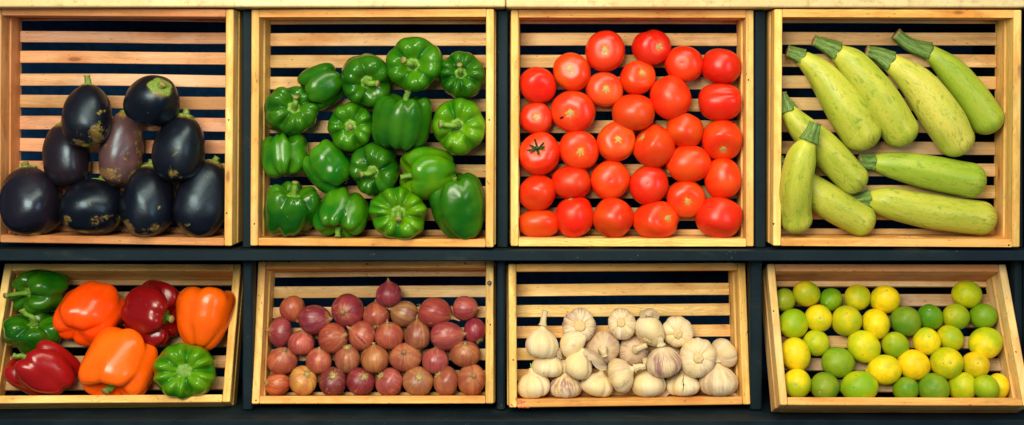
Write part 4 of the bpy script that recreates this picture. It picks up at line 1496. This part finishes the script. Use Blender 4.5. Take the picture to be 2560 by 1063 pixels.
GAR = [
    (228, 571, 192, 172, (.10, 1, .05), 'white garlic bulb with a tall straight stalk, at the left end of the heap', dict(stalk=(.07, .36, .0), purple=.08, lift=12)),
    (450, 466, 198, 206, (-.08, -.03, -.97), 'purple-flecked garlic bulb showing a round root disc, top left of the heap', dict(purple=.85, cloves=10, lift=8)),
    (710, 456, 166, 182, (.12, -.08, -.96), 'garlic bulb with a torn brown root end facing out, middle of the top row', dict(purple=.55, cloves=8, lift=14)),
    (873, 498, 172, 180, (.35, .78, -.30), 'cream garlic bulb with bulging cloves and a papery flap on top', dict(purple=.05, cloves=6, lift=16, stalk=(.05, .10, 0), deep=.10)),
    (1042, 504, 184, 180, (-.05, .20, -.93), 'garlic bulb with split skin showing its root disc, right end of the top row', dict(purple=.12, cloves=8, lift=14, deep=.11)),
    (262, 705, 186, 136, (.12, .92, .20), 'low wide white garlic bulb under the one with the tall stalk', dict(purple=.05, cloves=8, lift=4, deep=.07)),
    (446, 704, 158, 166, (.30, .80, .30), 'broken garlic bulb with two exposed cloves and torn skin', dict(purple=.06, cloves=4, lift=24, deep=.16, k=1.0, extra=True)),
    (588, 602, 206, 200, (.02, -.12, .97), 'dull pinkish garlic bulb facing out with a flattened stalk hanging down', dict(purple=.45, dull=.55, cloves=10, stalk=(.06, -.20, .05), deep=.05)),
    (780, 617, 180, 178, (.10, .08, .96), 'purplish garlic bulb with a flat stalk lying to the right', dict(purple=.65, dull=.55, cloves=10, stalk=(.36, .14, .02), deep=.05)),
    (960, 684, 206, 180, (-.12, .90, .34), 'heavily purple-striped garlic bulb with a short bent neck', dict(purple=.95, dull=.35, cloves=8, stalk=(-.06, .24, .06), lift=22, deep=.07)),
    (1162, 658, 212, 228, (-.10, .0, -.95), 'large garlic bulb with a pale root disc facing out, right of the striped one', dict(purple=.40, cloves=9, lift=30)),
    (1316, 632, 160, 170, (-.55, -.25, .4), 'garlic bulb by the right crate side with a tiny green shoot', dict(purple=.25, dull=.25, cloves=5, sprout=(-.10, .10, .06), deep=.09)),
    (178, 821, 192, 158, (-.15, .96, .16), 'yellowish garlic bulb in the lower left corner with a green sprout tip', dict(purple=.04, cloves=5, sprout=(-.03, .16, .03), deep=.13)),
    (370, 828, 190, 138, (.0, .96, .12), 'pink-striped flat garlic bulb in the bottom row with a green-tinged stalk', dict(purple=.95, cloves=12, stalk=(-.03, .38, .0), deep=.03)),
    (558, 821, 192, 140, (.25, .90, .20), 'plump ivory garlic bulb in the bottom row with a green speck at its top right', dict(purple=.03, cloves=4, sprout=(.10, .05, .03), deep=.13)),
    (700, 767, 152, 196, (.86, .36, .12), 'garlic bulb lying on its side with its stalk pointing right', dict(purple=.35, cloves=7, stalk=(.34, .06, .04), lift=14)),
    (868, 812, 200, 156, (-.12, .98, .10), 'smooth ivory garlic bulb in the bottom row with a thick upright stalk', dict(purple=.05, cloves=6, stalk=(-.05, .28, .02), deep=.09)),
    (1070, 817, 202, 138, (.0, .94, .22), 'garlic bulb in the bottom row with a dark crack down its skin', dict(purple=.04, cloves=6, deep=.12)),
    (1285, 792, 228, 182, (.0, .97, .14), 'largest garlic bulb, in the lower right corner, with a tapering neck', dict(purple=.40, dull=.15, cloves=9, stalk=(.0, .26, .0), deep=.05)),
]
for i, (x, y, w, h, ax, lab, kw) in enumerate(GAR):
    garlic(i, x, y, w, h, ax, lab, **kw)


def flake(pts, width, hgt, label, seed, lift=0.3):
    rng = np.random.default_rng(seed)
    P = [on_plane(7, *ZG(x, y), hh) for (x, y), hh in zip(pts, hgt)]
    V, F, pc = blob_patch(P, 14, width / ZG.k, rng, lift)
    base = P[0]
    o = link_mesh('skin_flake', (V - base) * S, F, 'paper', None, {'pc': ('FLOAT_VECTOR', pc)}, mat_world=mat4(RW, world(base)))
    o['label'], o['category'], o['group'] = label, 'garlic skin', 'loose papery flakes among the garlic'


flake([(480, 612), (540, 650), (575, 700), (615, 718)], 30, [78, 92, 88, 80], 'large torn papery flake hanging beside the broken garlic bulb', 1, .5)
flake([(1005, 825), (985, 860), (950, 882), (915, 888)], 15, [40, 44, 42, 40], 'curled papery flake at the foot of the cracked garlic bulb', 2, .4)
flake([(960, 575), (1000, 610), (1050, 625)], 24, [20, 24, 28], 'translucent papery flake under the split garlic bulb', 3, .3)
flake([(815, 410), (850, 385), (895, 388), (915, 430)], 26, [75, 86, 86, 74], 'papery flap standing up behind the cream garlic bulb', 4, .3)
flake([(1345, 880), (1375, 876), (1400, 884)], 9, [60, 64, 60], 'tiny papery flake on the lower right corner of the crate', 5, .3)
flake([(345, 665), (330, 640), (335, 605)], 12, [70, 76, 80], 'narrow curl of skin left of the broken garlic bulb', 6, .4)


# ---- lemons and limes
def citrus(i, x, y, w, h, axis, label, color, nip=0.05, k=1.06, scar=True, lift=0):
    rng = np.random.default_rng(7000 + i)
    u, v = ZH(x, y)
    N = 16
    k *= rng.uniform(.98, 1.12)
    nip *= rng.uniform(.7, 1.5)
    prof = []
    for q in range(N + 1):
        a = math.pi * q / N
        r = .5 * math.sin(a)
        z = .5 * k * math.cos(a)
        if q > N / 2:
            z -= nip * math.exp(-(r / .085) ** 2)
        else:
            z -= .018 * math.exp(-(r / .05) ** 2)
        prof.append((max(r, 0), z))
    nu, nv = 56, 44
    ph = rng.uniform(0, 6.28, 2)
    V, pc = revolve(prof, nu, nv, lambda th, t: 1 + .012 * np.cos(3 * th + ph[0]) + .012 * np.cos(2 * th + ph[1]), None, .018, rng, (0.8, 2.0))
    fam = 'lemon' if 'lemon' in label and 'lime' not in label.split('lemon')[0] else 'lime'
    it = Item(fam, label, fam, 'lemons and limes in the lower crate', 8, u, v, w / ZH.k, h / ZH.k, V, axis, rng.uniform(0, 6.28), lift=lift)
    it.part('rind', it.to(V), grid_faces(nu, nv), 'citrus', pc, None, color)
    z0 = V[0, 2]
    r = rng.uniform(.028, .04)
    Vs, pcs = revolve([(0, z0 + .006), (r * .5, z0 + .011), (r, z0 + .010), (r * 1.1, z0 - .005), (0, z0 - .02)], 14, 7, None)
    it.part('stem_scar', it.to(Vs), grid_faces(14, 7), 'scar', pcs, {'tip': ('FLOAT', np.zeros(len(Vs)))})
    return it


LG, LY, LO, LC, LGG, LD = (0.20, 0.36, 0.005), (0.76, 0.62, 0.006), (0.58, 0.52, 0.006), (0.48, 0.52, 0.005), (0.84, 0.58, 0.005), (0.14, 0.30, 0.005)
CIT = [
    (145, 312, 132, 134, (.3, .5, -.6), 'green lime half hidden by the left crate side, top row', (0.26, 0.33, 0.012), {}),
    (280, 276, 158, 150, (-.3, .4, .6), 'mottled olive-yellow lemon, first full fruit in the top row', (0.60, 0.50, 0.008), {}),
    (427, 311, 129, 134, (.4, .3, -.8), 'smallest bright green lime in the top row between two yellowish fruits', LG, {}),
    (585, 298, 150, 151, (-.3, -.5, .6), 'speckled olive lime in the top row, left of the yellow lemon', LO, {}),
    (750, 309, 171, 163, (.1, .55, .7), 'plain yellow lemon at the right end of the top left row', LY, {}),
    (1240, 279, 169, 157, (-.35, -.35, .75), 'lime lying alone highest at the upper right', LC, {}),
    (202, 455, 170, 173, (.6, .3, -.5), 'yellow-green lime by the left crate side, second row', LC, {}),
    (350, 422, 158, 157, (.12, .0, .98), 'yellow lemon with a round brown stem scar facing out, second row', (0.72, 0.61, 0.008), {}),
    (520, 437, 173, 175, (-.1, -.3, -.7), 'large dull yellow lemon in the second row under two top-row fruits', (0.66, 0.57, 0.008), {}),
    (695, 457, 155, 176, (-.05, .1, -.95), 'yellow lemon with a dark dot and green tinge below, second row', LY, dict(nip=.02)),
    (875, 440, 175, 174, (.0, -.15, -.97), 'large even green lime in the centre of the second row', (0.16, 0.28, 0.012), dict(nip=.02)),
    (1020, 416, 150, 151, (.0, .5, .8), 'dark green lime with a pale scar at its top, right of the large green one', LD, {}),
    (1175, 413, 155, 151, (-.3, .15, .92), 'olive-green lime with a yellow patch round its scar', (0.40, 0.45, 0.008), {}),
    (1335, 410, 165, 146, (.9, .1, .2), 'dark green lime by the right crate side in the second row', LD, {}),
    (213, 640, 172, 198, (-.3, .8, .2), 'large yellow lemon by the left crate side, third row', (0.70, 0.60, 0.008), {}),
    (340, 570, 155, 151, (-.85, .2, .3), 'yellow-topped green lime between the left side and the striped gap', (0.44, 0.50, 0.008), {}),
    (470, 686, 195, 177, (-.95, .0, .2), 'bright green lime with a brown scuff below, left of centre', (0.20, 0.34, 0.010), dict(k=1.1)),
    (622, 592, 190, 187, (-.75, .4, .3), 'large clean yellow lemon left of the middle', (0.80, 0.66, 0.008), dict(k=1.1)),
    (812, 585, 156, 156, (.2, -.6, -.6), 'dull green lime in the middle of the crate', (0.36, 0.44, 0.008), {}),
    (1000, 561, 158, 161, (.2, .3, .9), 'pale yellow lemon with one dark dot, right of the dull green lime', (0.78, 0.66, 0.010), {}),
    (1140, 541, 151, 152, (.9, -.3, .2), 'olive lime behind the pale yellow lemon, right of centre', LO, {}),
    (1352, 571, 190, 183, (.3, .6, -.6), 'large yellow lemon by the right crate side', (0.74, 0.62, 0.008), {}),
    (740, 731, 206, 172, (.95, .08, -.1), 'lemon with a pointed nipple at its left end, lower middle', (0.82, 0.63, 0.006), dict(nip=.11, k=1.15)),
    (925, 702, 187, 176, (-.8, .2, .3), 'golden yellow lemon right of the pointed one', LGG, {}),
    (1120, 691, 186, 183, (.20, .0, .96), 'yellow lemon with a green shaded lower half', (0.66, 0.58, 0.008), {}),
    (1293, 705, 156, 156, (.15, .12, .96), 'small golden lemon with a big brown stem scar', (0.74, 0.53, 0.008), {}),
    (222, 814, 162, 170, (-.1, -.1, .95), 'yellow lemon in the lower left corner with a brown blemish', (0.78, 0.62, 0.008), {}),
    (390, 832, 165, 165, (-.3, -.3, .75), 'green lime in the bottom row right of the corner lemon', (0.21, 0.31, 0.012), {}),
    (592, 832, 222, 182, (.95, .12, -.1), 'largest lime, yellow-green with a nipple at its left, bottom row', (0.40, 0.50, 0.006), dict(nip=.07, k=1.15)),
    (875, 850, 148, 146, (.4, .5, .5), 'small dark green lime with a tan scuff, bottom row', LD, {}),
    (1042, 843, 178, 176, (.0, .0, -.98), 'smooth green lime in the bottom row right of the small dark one', (0.18, 0.31, 0.012), dict(nip=.02)),
    (1215, 834, 166, 168, (.3, .6, .3), 'yellow-green lime in the bottom row touching the overlapping pair', LC, {}),
    (1355, 838, 148, 146, (-.2, .4, .8), 'light green lime lying in front of the corner lemon', (0.40, 0.50, 0.008), dict(lift=26)),
    (1425, 832, 132, 152, (.5, .5, -.3), 'yellow lemon in the lower right corner half hidden by a lime', (0.76, 0.62, 0.008), {}),
]
for i, (x, y, w, h, ax, lab, colr, kw) in enumerate(CIT):
    citrus(i, x, y, w, h, ax, lab, colr, **kw)

# ------------------------------------------------------------------ light, world, camera
wd = bpy.data.worlds.new('World')
scene.world = wd
wd.use_nodes = True
bg = wd.node_tree.nodes['Background']
bg.inputs[0].default_value = (0.55, 0.72, 1.0, 1)
bg.inputs[1].default_value = 0.13


def area(name, pos, target, sx, sy, power, col):
    ld = bpy.data.lights.new(name, 'AREA')
    ld.shape = 'RECTANGLE'
    ld.size, ld.size_y = sx, sy
    ld.energy = power
    ld.color = col
    o = bpy.data.objects.new(name, ld)
    COL.objects.link(o)
    P, T = Vector(world(pos)), Vector(world(target))
    o.location = P
    o.rotation_euler = (T - P).to_track_quat('-Z', 'Y').to_euler()
    return o


area('window_light', (-900, 1000, 3200), (0, -420, 0), 1.25, 1.0, 78, (1.0, 0.93, 0.76))
area('ceiling_light', (500, 2300, 1900), (0, -420, 0), 2.4, 0.8, 45, (1.0, 0.90, 0.68))
area('fill_light', (2300, 300, 2900), (300, -250, 0), 0.7, 1.0, 14, (0.85, 0.93, 1.0))  # bluish fill lamp, added for its light; not a real shop fitting

cd = bpy.data.cameras.new('camera')
cam = bpy.data.objects.new('camera', cd)
COL.objects.link(cam)
cam.matrix_world = mat4(RW, world(CAM))
cd.sensor_width = 36
cd.lens = 36 * FOC / 2560
cd.shift_y = -(531.5 - PY) / 2560
cd.clip_start = 0.05
cd.clip_end = 100
scene.camera = cam

scene.view_settings.view_transform = 'Standard'
scene.view_settings.look = 'None'
scene.view_settings.exposure = 0
scene.view_settings.gamma = 1
scene.render.engine = 'CYCLES'
scene.cycles.use_denoising = True
scene.cycles.max_bounces = 6
